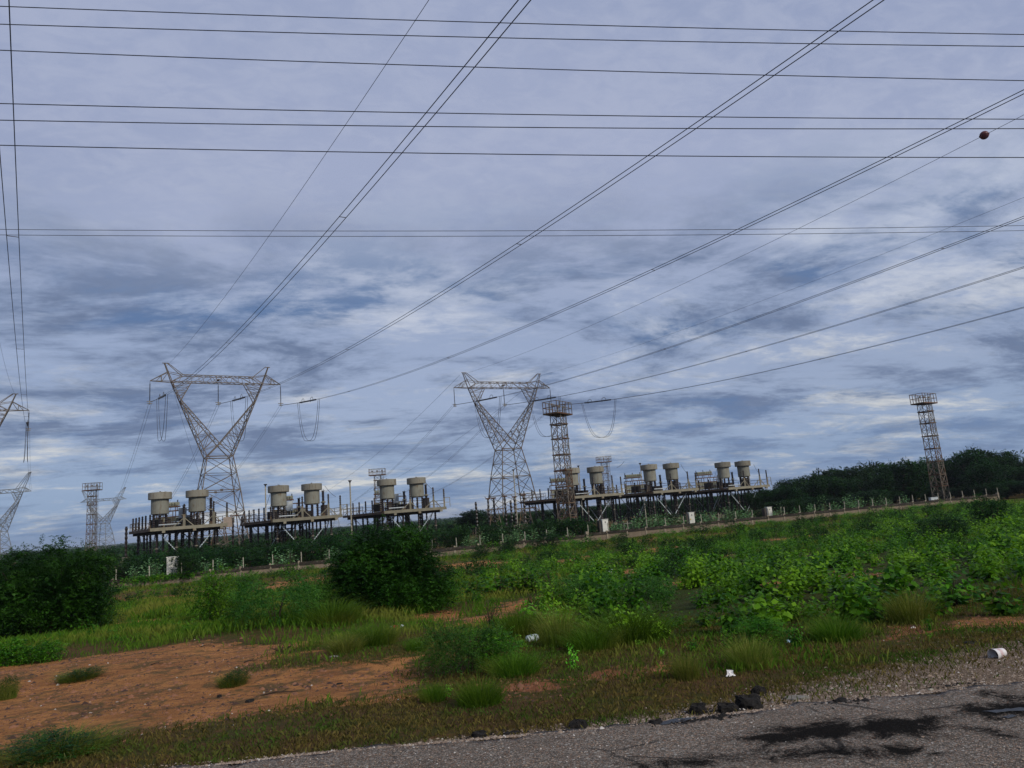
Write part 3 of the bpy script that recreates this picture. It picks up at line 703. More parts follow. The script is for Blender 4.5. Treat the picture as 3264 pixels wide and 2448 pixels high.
    if ins:
        for x_ in (-15.3, 0, 15.3):
            b = MB(); prof = []
            for k in range(22): prof += [(.07, -.6-k*.2), (.15, -.66-k*.2), (.07, -.72-k*.2)]
            b.lathe((x_, 0, 42.4), prof[::-1], 6); b.bar((x_, 0, 42.4), (x_, 0, 41.7), .08)
            s_ = b.build('insulator_string', M_BLACK, T)
            c_ = MB().box((x_, 0, 37.45), (1.3, .3, .14)).box((x_, 0, 37.0), (1.1, .3, .12)).box((x_, 0, 37.2), (.25, .25, .9))
            c_.build('clamp_yoke', M_STEEL, s_)
    return T
TW1 = make_tower(); TW1.location = (-73.5, 173.2, -2.5); TW1.rotation_euler.z = math.atan2(.54, .842)
tag(TW1, 'tall lattice transmission tower with a V shaped head behind the leftmost platform', 'pylon', 'lattice transmission towers')
TW2 = copy_tree(TW1); TW2.location = (-2.5, 195.0, -2.5); TW2.rotation_euler.z = math.atan2(.44, .90); TW2.scale = (.97, .97, .925)
tag(TW2, 'tall lattice transmission tower with a V shaped head just left of the nearest floodlight mast', 'pylon')
tip = atz(93, 1308, 40.); TW3 = copy_tree(TW1); cx_, sx_ = .842, .54
TW3.location = (tip[0]-15.3*cx_, tip[1]-15.3*sx_, -2.5); TW3.rotation_euler.z = TW1.rotation_euler.z
tag(TW3, 'transmission tower cut off by the left edge with only its right arm tip showing', 'pylon')
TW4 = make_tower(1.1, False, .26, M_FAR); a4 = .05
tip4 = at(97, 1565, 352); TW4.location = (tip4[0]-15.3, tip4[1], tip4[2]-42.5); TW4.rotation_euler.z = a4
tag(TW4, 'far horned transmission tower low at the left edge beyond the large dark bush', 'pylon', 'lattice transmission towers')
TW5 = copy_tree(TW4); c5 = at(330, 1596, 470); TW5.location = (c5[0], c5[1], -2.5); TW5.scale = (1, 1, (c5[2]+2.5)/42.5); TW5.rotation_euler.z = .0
tag(TW5, 'small far horned transmission tower partly hidden by the leftmost floodlight mast', 'pylon')
for px, Y, lb in ((779, 1150, 'tiny faint transmission tower on the horizon under the second platform from the left'), (1072, 1250, 'tiny faint transmission tower on the horizon under the gap left of the third platform')):
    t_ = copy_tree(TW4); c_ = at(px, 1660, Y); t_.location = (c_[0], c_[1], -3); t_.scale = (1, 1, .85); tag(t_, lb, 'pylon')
# insulator sets on the far tower
for k, (x_, y_) in enumerate(((247, 1604), (323, 1600), (398, 1597))):
    pass

# ================================================================== FLOODLIGHT MASTS
def make_mast():
    T = empty('floodlight_mast'); H = 20.0
    b = MB(); lattice(b, square(0, 0, 0, 1.15, 1.15), square(0, 0, 9, 1.0, 1.0), 5, .13)
    b.build('lower_shaft', M_MAST, T)
    b = MB(); lattice(b, square(0, 0, 9, 1.0, 1.0), square(0, 0, H, .95, .95), 6, .11); b.build('upper_shaft', M_MAST, T)
    for z in (3.2, 5.5, 8.1, 10.7, 13.3, 15.9, 18.3):
        b = MB()
        for q in (-1, 1): b.bar((-1.08, q*1.08, z), (1.08, q*1.08, z), .16); b.bar((q*1.08, -1.08, z), (q*1.08, 1.08, z), .16)
        b.build('collar_ring', M_TANR, T)
    b = MB()
    for x_ in (-.25, .25): b.bar((1.2, x_, 1.5), (1.2, x_, H+1), .06)
    for i in range(52): b.bar((1.2, -.25, 1.6+i*.37), (1.2, .25, 1.6+i*.37), .035)
    b.build('ladder', M_MAST, T)
    b = MB()
    for i in range(11):
        z = 3+i*1.7; pts = [(1.2, -.35, z), (1.6, -.42, z), (1.95, -.2, z), (1.95, .2, z), (1.6, .42, z), (1.2, .35, z)]
        for p, q in zip(pts, pts[1:]): b.bar(p, q, .06)
    for p in ((1.6, -.42), (1.95, -.2), (1.95, .2), (1.6, .42)): b.bar((p[0], p[1], 3), (p[0], p[1], H+.9), .04)
    b.build('ladder_cage', M_MAST, T)
    b = MB().box((0, 0, H), (5.0, 2.6, .12))
    for q in (-1, 1): b.bar((-2.5, q*1.28, H-.05), (2.5, q*1.28, H-.05), .22); b.bar((q*2.48, -1.28, H-.05), (q*2.48, 1.28, H-.05), .22)
    b.build('work_platform', M_TANR, T)
    b = MB()
    for z in (H+.95, H+1.9):
        for q in (-1, 1): b.bar((-2.5, q*1.3, z), (2.5, q*1.3, z), .09); b.bar((q*2.5, -1.3, z), (q*2.5, 1.3, z), .09)
    for x_ in (-2.5, -1.5, -.5, .5, 1.5, 2.5):
        for q in (-1, 1): b.bar((x_, q*1.3, H), (x_, q*1.3, H+1.95), .09)
    for q in (-1, 1): b.bar((q*2.5, 0, H), (q*2.5, 0, H+1.95), .08)
    b.build('railing', M_MAST, T)
    for x_ in (-1.6, 0, 1.6):
        b = MB().bar((x_, 0, H), (x_, 0, H+1.2), .07); b.box((x_, -.25, H+1.25), (.5, .18, .4)); b.build('floodlight', M_STEEL, T)
    return T
MT = make_mast()
ML = [(295, 1540, 0.0, 'slender floodlight mast at far left with a railed top platform'),
      (1775, 1284, 1.0, 'nearest and tallest looking floodlight mast in front of the fourth platform'),
      (2940, 1257, .55, 'floodlight mast standing alone at the right against the dark trees'),
      (1202, 1495, 0.03, 'floodlight mast rising behind the third platform from the left'),
      (1923, 1456, .12, 'smallest floodlight mast behind the drums of the fourth platform')]
for k, (px, py, rz, lb) in enumerate(ML):
    o = MT if k == 0 else copy_tree(MT); p = atz(px, py, 19.4)
    o.location = (p[0], p[1], -2.5); o.rotation_euler.z = rz; o.scale = (.84, .84, 1) if k == 0 else (1, 1, 1); tag(o, lb, 'mast', 'floodlight masts')

# ================================================================== CAPACITOR PLATFORMS
FV = Vector((9.4, 3.95, 0)); SV = Vector((-9.6, 12.2, 0)); FA = math.atan2(3.95, 9.4); SA = math.atan2(12.2, -9.6)
DK = 6.25
def L_(s_, t_, z): return FV*s_+SV*t_+Vector((0, 0, z))
colprof = [(.19, 0), (.19, .1)]
for k in range(9): colprof += [(.13, .15+k*.3), (.20, .23+k*.3), (.13, .3+k*.3)]
def column_mesh(h, r=1.0, n=8):
    b = MB(); prof = []
    m_ = int(h/.28)
    for k in range(m_): prof += [(.13*r, k*h/m_), (.19*r, (k+.4)*h/m_), (.13*r, (k+.8)*h/m_)]
    prof.append((.13*r, h)); b.lathe((0, 0, 0), prof, n); return b.mesh('insulator_column', M_BLACK)
CM_L = column_mesh(2.35, 1.05); CM_S = column_mesh(1.5, .85); CM_T = column_mesh(1.9, 1.0); CM_F = column_mesh(2.1, 1.6)
def make_platform():
    T = empty('capacitor_platform')
    b = MB(); pts = [L_(0, 0, 0), L_(1, 0, 0), L_(1, 1, 0), L_(0, 1, 0)]
    b.prism([(p.x, p.y) for p in pts], DK-.10, DK); b.build('deck', M_TANR, T)
    b = MB()
    a, c = L_(-.01, -.012, DK-.17), L_(1.02, -.012, DK-.17); b.bar(a, c, .20, .46)
    b.build('front_beam', M_TAN, T)
    for s_ in (.16, .56, .92):
        b = MB(); p = L_(s_, -.02, DK-.55); b.box(p, (.42, .42, .34), FA); b.build('beam_bracket', M_TAN, T)
    b = MB(); b.bar(L_(-.012, .0, DK-.2), L_(-.012, 1.0, DK-.2), .2, .4); b.bar(L_(-.02, 1.0, DK-.2), L_(1.02, 1.0, DK-.2), .2, .4); b.bar(L_(1.012, .0, DK-.2), L_(1.012, 1.0, DK-.2), .2, .4)
    b.build('edge_beam', M_TANR, T)
    b = MB()
    for t_ in (.08, .3, .52, .74, .94): b.bar(L_(.02, t_, DK-.46), L_(.98, t_, DK-.46), .24, .66)
    for s_ in (.1, .36, .62, .9): b.bar(L_(s_, .02, DK-.30), L_(s_, .98, DK-.30), .16, .36)
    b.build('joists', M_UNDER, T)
    # support columns of black porcelain, in two lengths with a pale flange between
    for t_ in (.08, .36, .66, .93):
        for s_ in (.10, .36, .62, .90):
            p = L_(s_, t_, 0)
            c = addkid('support_column', CM_L, T, (p.x, p.y, .95)); KIDS[c.name] = []
            addkid('support_column', CM_L, T, (p.x, p.y, 3.38))
            f_ = MB().lathe((0, 0, 0), [(.22, -.05), (.22, .05)], 8).box((0, 0, -.05), (.36, .36, .06)).build('flange', M_TAN, c, (0, 0, 2.4))
            MB().box((p.x, p.y, .48), (.55, .55, .95)).build('pedestal', M_PILLAR, T)
    for s_, t_ in ((.23, .22), (.49, .2), (.76, .22), (.23, .5), (.76, .5), (.49, .8), (.04, .3), (.04, .75), (.97, .35), (.97, .8)):
        p = L_(s_, t_, 0); c = addkid('support_column', CM_L, T, (p.x, p.y, .95)); c.scale = (.8, .8, 2.06); MB().box((p.x, p.y, .48), (.45, .45, .95)).build('pedestal', M_PILLAR, T)
    # diagonal insulated braces
    def brace(p, q, mt=M_GLASS):
        b = MB(); n_ = 16; d = Vector(q)-Vector(p)
        for k in range(n_):
            f0 = k/n_; a_ = Vector(p)+d*f0; e_ = Vector(p)+d*(f0+.6/n_)
            b.bar(a_, e_, .13); b.bar(e_, Vector(p)+d*((k+1)/n_), .05)
        b.build('brace', mt, T)
    for t_ in (.08, .66):
        brace(L_(.12, t_, DK-.5), L_(.48, t_, 1.3)); brace(L_(.88, t_, DK-.5), L_(.52, t_, 1.3))
    brace(L_(.36, .36, DK-.5), L_(.08, .36, 1.2)); brace(L_(.62, .36, DK-.5), L_(.92, .36, 1.2))
    brace(L_(.12, .93, DK-.5), L_(.5, .93, 1.3), M_TAN); brace(L_(.88, .93, DK-.5), L_(.5, .93, 1.3), M_TAN)
    brace(L_(.5, .36, DK-.5), L_(.16, .1, 1.2), M_BLACK); brace(L_(.5, .36, DK-.5), L_(.84, .1, 1.2), M_BLACK)
    for s_ in (.10, .90):
        brace(L_(s_, .12, DK-.5), L_(s_, .36, 1.2), M_STEEL); brace(L_(s_, .9, DK-.5), L_(s_, .66, 1.2), M_STEEL)
    # A-frame posts carrying black post insulators along the front
    for s_, hp, big in ((.43, 1.75, 0), (.82, 1.9, 1), (1.0, 1.55, 1)):
        b = MB(); p = L_(s_, .0, DK); b.bar(p, p+Vector((0, 0, hp)), .26)
        if s_ < 1:
            for q in (-1, 1): b.bar(p+Vector((0, 0, hp*.72)), L_(s_+q*.13, .02, DK+.05), .11)
        else:
            b.bar(p+Vector((0, 0, hp)), p+Vector((.9, .4, hp)), .08); b.bar(p+Vector((.9, .4, 0)), p+Vector((.9, .4, hp)), .09); b.bar(p+Vector((0, 0, hp*.5)), p+Vector((.9, .4, hp*.5)), .08)
        f = b.build('a_frame_post', M_TAN, T)
        addkid('post_insulator', CM_S, f, (p.x, p.y, DK+hp))
    # row of thin black posts along the left edge
    for i, t_ in enumerate((.10, .3, .46, .62, .78, .94)):
        p = L_(.02, t_, DK); hp = .55
        b = MB().bar(p, p+Vector((0, 0, hp)), .16); b.bar(p+Vector((0, 0, hp)), L_(.06, t_+.05, DK), .07); b.bar(p+Vector((0, 0, hp)), L_(.02, t_+.07, DK), .07)
        f = b.build('side_post', M_TANR, T); addkid('post_insulator', CM_S, f, (p.x, p.y, DK+hp))
    b = MB(); c = MB()
    for z in (.6, 1.15):
        b.bar(L_(-.005, .5, DK+z), L_(-.005, 1, DK+z), .07); b.bar(L_(-.005, 1, DK+z), L_(.5, 1, DK+z), .07); c.bar(L_(1.0, .02, DK+z), L_(1.0, .6, DK+z), .07)
    for t_ in (.5, .58, .66, .74, .82, .9, 1): b.bar(L_(-.005, t_, DK), L_(-.005, t_, DK+1.2), .07)
    for t_ in (.15, .3, .45, .6): c.bar(L_(1.0, t_, DK), L_(1.0, t_, DK+1.2), .07)
    for s_ in (.12, .25, .38, .5): b.bar(L_(s_, 1, DK), L_(s_, 1, DK+1.2), .07)
    b.build('railing', M_MAST, T); c.build('railing', M_MAST, T)
    # dark equipment housings
    for s_, t_, sz in ((.20, .42, (1.5, 1.1, 1.25)), (.93, .3, (.9, 1.2, 1.7)), (.70, .46, (2.6, 1.1, 1.0)), (.33, .33, (.8, .8, 1.3))):
        p = L_(s_, t_, DK); b = MB().box(p+Vector((0, 0, sz[2]/2+.15)), sz, FA)
        for k in range(5): b.box(p+Vector((0, 0, .3+k*sz[2]/5)), (sz[0]+.1, sz[1]+.1, .05), FA)
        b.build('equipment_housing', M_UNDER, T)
    # low white-ish bus pipes
    b = MB()
    b.tube([L_(.12, .06, DK+.45), L_(.40, .06, DK+.45), L_(.42, .12, DK+.45)], .09, 6); b.tube([L_(.05, .25, DK+1.9), L_(.35, .25, DK+1.9)], .07, 6); b.tube([L_(.42, .3, DK+1.5), L_(.9, .3, DK+1.5)], .06, 6)
    b.build('bus_pipe', M_TANK, T)
    return T
def make_reactor():
    T = empty('drum_reactor'); Z0 = 2.05
    b = MB().lathe((0, 0, Z0), [(.6, 0), (1.17, .0), (1.20, .05), (1.20, 2.18), (.9, 2.2)], 36); b.build('drum', M_DRUM, T, smooth=False)
    b = MB().lathe((0, 0, Z0+2.16), [(1.2, 0), (1.58, .0), (1.60, .03), (1.60, .94), (1.57, 1.0), (.3, 1.10)], 36); b.build('hood', M_CAP, T)
    b = MB().lathe((0, 0, Z0+3.26), [(.12, -.04), (.10, .1)], 8); b.box((.7, .3, Z0+3.2), (.3, .1, .12)); b.build('lifting_lug', M_UNDER, T)
    b = MB()
    for k in range(6):
        a_ = k*math.pi/3+.3; b.bar((math.cos(a_)*.2, math.sin(a_)*.2, Z0-.05), (math.cos(a_)*1.1, math.sin(a_)*1.1, Z0-.05), .08, .14)
    b.build('spider', M_TANR, T)
    for k in range(6):
        a_ = k*math.pi/3+.3; addkid('post_insulator', CM_T, T, (math.cos(a_)*.95, math.sin(a_)*.95, .06))
    return T
def make_rack():
    T = empty('capacitor_rack')
    fr = MB()
    Lx = 5.6
    for x_ in np.linspace(0, Lx, 5):
        for y_ in (0, 1.3): fr.bar((x_, y_, 0), (x_, y_, 2.6), .10)
    for z in (.75, 1.7, 2.6):
        for y_ in (0, 1.3): fr.bar((0, y_, z), (Lx, y_, z), .12, .14)
    for x_ in (.3, 1.6, 3.1):
        fr.bar((x_, .2, 2.6), (x_, .2, 3.25), .09); fr.bar((x_, 1.1, 2.6), (x_, 1.1, 3.25), .09)
    fr.bar((0, 0, 3.25), (3.5, 0, 3.25), .12, .2); fr.bar((0, 1.3, 3.25), (3.5, 1.3, 3.25), .12, .2)
    fr.build('frame', M_TANR, T)
    cm = MB(); cm.box((0, 0, 0), (.30, .5, .62)); cm.lathe((-.07, 0, .31), [(.05, 0), (.05, .14)], 5); cm.lathe((.07, 0, .31), [(.05, 0), (.05, .14)], 5); cmesh = cm.mesh('capacitor_can', M_CAN)
    for z, n_, L0 in ((.34+.12, 13, 0), (1.27, 13, 0)):
        for i in range(n_):
            for y_ in (.28, 1.0): addkid('capacitor_can', cmesh, T, (.3+i*.41, y_, z+.04*(i % 2)), (0, 0, random.uniform(-.04, .04)))
    for i in range(8):
        for y_ in (.28, 1.0): addkid('capacitor_can', cmesh, T, (.3+i*.42, y_, 3.66), (1.57, 0, 0))
    for x_ in (.1, 1.7, 3.3): addkid('post_insulator', CM_S, T, (x_, .65, 3.85)).scale = (.6, .6, .28)
    return T
def make_tank():
    T = empty('cylindrical_tank')
    b = MB().lathe((0, 0, 1.35), [(.3, -.05), (.56, .0), (.58, .03), (.58, 1.45), (.62, 1.5), (.62, 1.56), (.3, 1.6)], 20); b.build('tank_body', M_TANK, T)
    MB().bar((.3, 0, 2.92), (1.0, .25, 2.95), .07).build('lid_arm', M_TANK, T)
    for k in range(4):
        a_ = k*math.pi/2+.4; addkid('post_insulator', CM_S, T, (math.cos(a_)*.38, math.sin(a_)*.38, -.1)).scale = (.9, .9, .95)
    return T
def make_bushing(h=3.2, name='insulator_stack'):
    T = empty(name)
    MB().box((0, 0, .25), (.4, .4, .5)).build('base', M_TANR, T)
    c = addkid('insulator_column', CM_F, T, (0, 0, .5)); c.scale = (.85, .85, h/2/2.1)
    MB().lathe((0, 0, .5+h/2), [(.3, -.02), (.42, .03), (.42, .12), (.28, .2)], 10).build('grading_ring', M_TAN, T)
    c = addkid('insulator_column', CM_F, T, (0, 0, .68+h/2)); c.scale = (.8, .8, h/2/2.1)
    MB().box((0, 0, .72+h), (.55, .2, .1)).bar((0, 0, .7+h), (.1, 0, 1.0+h), .06).build('terminal', M_STEEL, T)
    return T
CORN = [((480, 1690), -.4214), ((870, 1663), -.2965), ((1225, 1635), -.1681), ((1828, 1585), .0904), ((2081, 1568), .2178), ((2320, 1556), .3509)]
ORD = ['leftmost', 'second', 'third', 'fourth', 'fifth', 'rightmost']
WH = ['the leftmost platform', 'the second platform from the left', 'the third platform from the left', 'the fourth platform from the left', 'the fifth platform from the left', 'the rightmost platform']
PL = ['leftmost raised capacitor platform, below the left transmission tower', 'second raised capacitor platform from the left, left of the gap with the white pole',
      'third raised capacitor platform from the left, above the large central bush', 'fourth raised capacitor platform, crossed by the nearest floodlight mast',
      'fifth raised capacitor platform, second from the right in the row', 'rightmost raised capacitor platform in front of the dark wood']
plat = make_platform(); reac = make_reactor(); rack = make_rack(); tank = make_tank(); bush_ = make_bushing()
first = {}
def inst(proto, key):
    if key not in first: first[key] = 1; return proto
    return copy_tree(proto)
for k, ((px, py), fx) in enumerate(CORN):
    X = fx*125.; Y = 125+.42*X; P0 = at(px, py, Y); zd = P0[2]+.18
    P0r = at(724 if k == 0 else (1088, 1406, 1972, 2220, 2449)[k-1], (1671, 1642, 1619, 1576, 1561, 1550)[k], Y+3.95); zd = (zd+P0r[2]+.18)/2
    O = Vector((P0[0], P0[1], zd-DK))
    p = inst(plat, 'p'); p.location = O; tag(p, PL[k], 'equipment platform', 'raised capacitor platforms')
    def spot(s_, t_): return O+L_(s_, t_, DK)
    for j, (s_, t_) in enumerate(((.155, .133), (.646, .126))):
        r = inst(reac, 'r'); r.location = spot(s_, t_); r.rotation_euler.z = random.uniform(0, 6)
        tag(r, ('left' if j == 0 else 'right')+' hooded drum reactor standing on '+WH[k], 'reactor', 'drum shaped reactors')
    r = inst(rack, 'k'); r.location = spot(.30 if k else .18, .66 if k else .5); r.rotation_euler.z = FA-.25
    tag(r, 'stacked tier rack of khaki capacitor cans on '+WH[k], 'capacitor rack', 'capacitor racks')
    r = inst(tank, 't'); r.location = spot(.50 if k else .55, .42 if k != 1 else .5); tag(r, 'small pale grey cylindrical tank between the drums of '+WH[k], 'tank', 'pale tanks on the platforms')
    for j, (s_, t_, sc) in enumerate(((.50, .22, 1.0), (.86, .20, 1.3 if k < 3 else .8))):
        r = inst(bush_, 'b'); r.location = spot(s_, t_); r.scale = (1, 1, sc*.8)
        tag(r, 'black ribbed insulator stack '+('in the middle of ' if j == 0 else 'near the right drum of ')+WH[k], 'insulator', 'black insulator stacks')
# white box hung at the right end of the first platform
bx = MB().box((0, 0, 0), (1.0, .8, 1.5)).bar((-.3, 0, -.75), (-.3, 0, -1.3), .08).bar((.3, 0, -.75), (.3, 0, -1.3), .08).bar((-.5, -.41, .3), (.5, -.41, .3), .03)
o = bx.build('control_box', surf('pinkish_box_paint', (.33, .26, .20), (.40, .32, .25), 3, .8), None, at(726, 1664, 107)); tag(o, 'faded pinkish control box at the right end of the leftmost platform', 'box')

# tall white poles
def pole(px, pt, pb, Y, lb, r=.14):
    T = at(px, pt, Y); gzz = -2.5; o = empty('white_pole', (T[0], T[1], gzz)); h = T[2]-gzz
    MB().tube([(0, 0, 0), (0, 0, h-.4)], [r, r*.8], 8).build('shaft', M_POST, o)
    MB().lathe((0, 0, h-.45), [(.12, 0), (.12, .15), (.32, .38), (.32, .45)], 8).build('cap', M_UNDER, o)
    tag(o, lb, 'pole', 'tall pale poles with caps')
pole(846, 1543, 0, 128, 'tall white pole with dark cap above the left end of the second platform')
pole(1115, 1531, 0, 118, 'tall white pole with dark cap at the left end of the third platform')
pole(1636, 1496, 0, 150, 'tall pale pole standing in front of the right tower base')
pole(1843, 1484, 0, 165, 'tall pale pole rising between the two drums of the fourth platform', .12)
pole(2040, 1476, 0, 165, 'tall pale pole left of the drums of the fifth platform', .12)

# small equipment stands ------------------------------------------------
def stand(px, ptop, Y, lb, hs=2.6, head=True, n=1, gap=1.5):
    T = at(px, ptop, Y); o = empty('insulator_stand', (T[0], T[1], -2.5)); h = T[2]+2.5
    for i in range(n):
        b = MB(); lattice(b, square(i*gap, 0, 0, .45, .45), square(i*gap, 0, hs, .3, .3), 3, .09, True, 1); b.box((i*gap, 0, hs), (.8, .8, .1)); b.build('lattice_base', M_MAST, o)
        c = addkid('insulator_column', CM_F, o, (i*gap, 0, hs)); c.scale = (.75, .75, (h-hs-.2)/2.1)
        if head: MB().box((i*gap, 0, h-.1), (.9, .5, .25)).bar((i*gap-.4, 0, h), (i*gap-.6, 0, h+.35), .1).build('switch_head', M_TANR, o)
    if n > 1: MB().bar((-.4, 0, h+.05), (gap*(n-1)+.4, 0, h+.05), .22, .2).build('cross_beam', M_TANR, o)
    tag(o, lb, 'insulator stand', 'black insulators on lattice stands')
stand(403, 1674, 108, 'lone black insulator on a lattice stand left of the leftmost platform', 2.6, False)
stand(742, 1645, 118, 'pair of thick black insulators under a tan beam right of the leftmost platform', 1.6, False, 2, 1.6)
stand(1516, 1596, 128, 'lone thin black insulator on a lattice stand left of the right tower', 2.6, False)
stand(1555, 1588, 140, 'black insulator with a small switch head just left of the right tower', 2.2, True)
stand(1573, 1586, 132, 'black switch stand at the left foot of the right tower', 2.2, True)
stand(1608, 1580, 130, 'black switch stand in front of the middle of the right tower', 2.4, True)
stand(1639, 1582, 131, 'black switch stand with wide tan head at the right foot of the right tower', 2.4, True)
stand(1627, 1592, 126, 'shorter black insulator stand between the two switch heads', 2.4, False)
stand(1668, 1575, 127, 'black switch stand touching the left end of the fourth platform', 2.6, True)
# tan lattice tripod supports below / around the fourth platform
def trestle(px, Y, h, lb, wd=3.2):
    T = at(px, 1600, Y); o = empty('steel_trestle', (T[0], T[1], -2.5)); b = MB()
    lattice(b, square(0, 0, 0, wd/2, .9), square(0, 0, h, wd/5, .4), 3, .11, True, 2); b.build('lattice_frame', M_MAST, o)
    MB().bar((-wd*.6, 0, h), (wd*.6, 0, h), .2).build('top_beam', M_MAST, o)
    tag(o, lb, 'trestle', 'lattice trestles in the yard')
trestle(1575, 138, 5.6, 'lattice trestle between the legs of the right tower', 3.0)
trestle(1672, 121, 5.2, 'lattice trestle under the left end of the fourth platform')
trestle(700, 126, 6.4, 'lattice trestle behind the leftmost platform on its right side', 3.6)
trestle(905, 124, 5.0, 'lattice trestle under the second platform from the left', 3.0)

# cabinets behind the wall ----------------------------------------------
def cabinet(px, py_top, Y, w_, lb, m1=M_WHITE, dark=True):
    T = at(px, py_top, Y); h = T[2]+2.5; o = empty('control_cabinet', (T[0], T[1], -2.5), .25)
    MB().box((0, 0, h/2+.15), (w_, .55, h-.3)).build('housing', m1, o)
    MB().box((0, -.285, h/2+.15), (w_*.9, .02, h-.5)).build('door', m1, o)
    MB().box((.0, -.31, h-.35), (.10, .05, .2)).build('handle', M_UNDER, o)
    MB().box((0, 0, h+.03), (w_+.1, .65, .06)).build('roof', m1, o)
    if dark: MB().box((-w_/2-.25, .3, h/2), (.3, .8, h*.92)).build('side_frame', M_UNDER, o)
    MB().box((0, 0, .08), (w_+.2, .7, .16)).build('plinth', M_PILLAR, o)
    tag(o, lb, 'cabinet', 'pale control cabinets behind the wall')
cabinet(550, 1776, 76.2, 1.02, 'white cabinet behind the wall below the leftmost platform', dark=False)
cabinet(1926, 1656, 98.5, .85, 'white cabinet behind the wall under the fourth platform')
cabinet(2201, 1634, 108, .85, 'white cabinet with a small yellow sticker under the fifth platform')
cabinet(2449, 1617, 117, .85, 'white cabinet behind the wall just right of the rightmost platform')
cabinet(2975, 1586, 130, 1.6, 'grey squat cabinet at the foot of the lone right mast', M_TANK, False)
c_ = at(2201, 1655, 107.6); st = MB().box((0, 0, 0), (.16, .02, .16)).build('warning_sticker', surf('yellow_sticker', (.5, .36, .05), (.5, .38, .06), 3), None, (c_[0], c_[1]-.05, c_[2]))
tag(st, 'small yellow sticker on the door of the white cabinet under the fifth platform', 'sticker')
# goalpost frames of thin pipe just inside the wall
def goal(px, py, Y, w_, lb):
    T = at(px, py, Y); o = empty('pipe_frame', (T[0], T[1], -2.5), WA); h = T[2]+2.5; b = MB()
    b.bar((-w_/2, 0, 0), (-w_/2, 0, h), .09).bar((w_/2, 0, 0), (w_/2, 0, h), .09); b.build('legs', M_STEEL, o); MB().bar((-w_/2-.04, 0, h), (w_/2+.04, 0, h), .09).build('top_rail', M_STEEL, o)
    tag(o, lb, 'pipe frame', 'pipe frames inside the wall')
goal(690, 1786, 86, 1.9, 'thin pipe frame inside the wall right of the dark bush')
goal(2002, 1668, 102, 1.4, 'thin pipe frame inside the wall right of the cabinet under the fourth platform')

# ================================================================== WIRES
def curve_pts(A, B, sag, n=40):
    A = np.array(A, float); B = np.array(B, float); s_ = np.linspace(0, 1, n)[:, None]
    P_ = A+(B-A)*s_; P_[:, 2] -= (4*sag*s_*(1-s_))[:, 0]; return [Vector(p) for p in P_]
def wire(pts, r, mt, name='conductor', parent=None): return MB().tube(pts, r, 5).build(name, mt, parent)
def bundle(fn, t0, t1, side, label, group, r=.028, parts=True, gap=.25, nsp=6):
    """fn(t)->Vector along the span; twin conductors with spacers"""
    o = empty('conductor_bundle', fn(t0)); base = Vector(fn(t0)); sd_ = Vector(side)*gap
    ts = list(np.linspace(t0, t1, 60))
    for q in (-1, 1):
        MB().tube([Vector(fn(t_))+sd_*q-base for t_ in ts], [r]*60, 5).build('conductor', M_WIRE, o)
    for k in range(nsp):
        t_ = t0+(t1-t0)*(k+.5)/nsp; c = Vector(fn(t_))-base
        MB().bar(c-sd_*1.05, c+sd_*1.05, .04).build('spacer', M_UNDER, o)
    tag(o, label, 'power line', group); return o
G1 = 'twin conductor bundles of the high voltage lines'
def span_fn(A, d, z0, dep, T0):
    return lambda t_: Vector((A[0]+d[0]*t_, A[1]+d[1]*t_, z0-dep*(1-(1-t_/T0)**2)))
D1 = (.54, -.842); D2 = (.41, -.912)
ringm = MB()
pr_ = [(math.cos(a)*.5, 0, math.sin(a)*.5) for a in np.linspace(-.6, math.pi+.6, 12)]; ringm.tube(pr_, .05, 4); ring_mesh = ringm.mesh('arcing_horn', M_STEEL)
def deadend(fn, d, side, label):
    o = empty('strain_assembly', fn(0)); base = Vector(fn(0)); f = lambda t_: Vector(fn(t_))-base
    MB().tube([f(.5), f(9), f(18)], .07, 5).build('link_rod', M_BLACK, o)
    b = MB(); n_ = 22
    for k in range(n_):
        a_ = f(18+13*k/n_); e_ = f(18+13*(k+.5)/n_); b.bar(a_, e_, .30); b.bar(e_, f(18+13*(k+1)/n_), .16)
    b.build('insulator_string', M_BLACK, o)
    for t_ in (20.5, 27.5):
        r_ = addkid('arcing_horn', ring_mesh, o, f(t_)+Vector((0, 0, .15)), (0, 0, math.atan2(d[1], d[0]))); r_.scale = (2.0, 1, 1.3)
    sd_ = Vector(side)*.3
    for q in (-1, 1):
        A_, B_ = f(16.5), f(33)
        pts = []
        for s_ in np.linspace(-1, 1, 25):
            p = A_.lerp(B_, (s_+1)/2); p.z -= 9.3*(1-abs(s_)**3.2); pts.append(p+sd_*q*(1+.4*math.cos(s_*3)))
        MB().tube(pts, .045, 5).build('jumper_loop', M_WIRE, o)
    tag(o, label, 'insulator assembly', 'strain insulator assemblies with hanging jumper loops')
SP = [((-86.3, 165), D1, 34.9, 10.9, 150, 'from the left arm of the left tower', 'left'), ((-73.5, 173.2), D1, 34.6, 10.5, 150, 'from the middle of the left tower', 'm'), ((-60.7, 181.5), D1, 34.5, 10.8, 150, 'from the right arm of the left tower', 'r'),
      ((-16.4, 189), D2, 32.1, 9.3, 150, 'from the left arm of the right tower', 'l'), ((-2.5, 195), D2, 31.9, 9.2, 150, 'from the middle of the right tower', 'm'), ((11.4, 201), D2, 31.5, 9.6, 140, 'from the right arm of the right tower', 'r')]
for A_, d_, z0, dep, T0, lb, _ in SP:
    fn = span_fn(A_, d_, z0, dep, T0); side = (d_[1]*-1, d_[0], 0)
    deadend(fn, d_, side, 'strain insulator assembly and jumper loop hanging '+lb)
    bundle(fn, 31, 290, side, 'twin conductors running overhead to the right '+lb, G1)
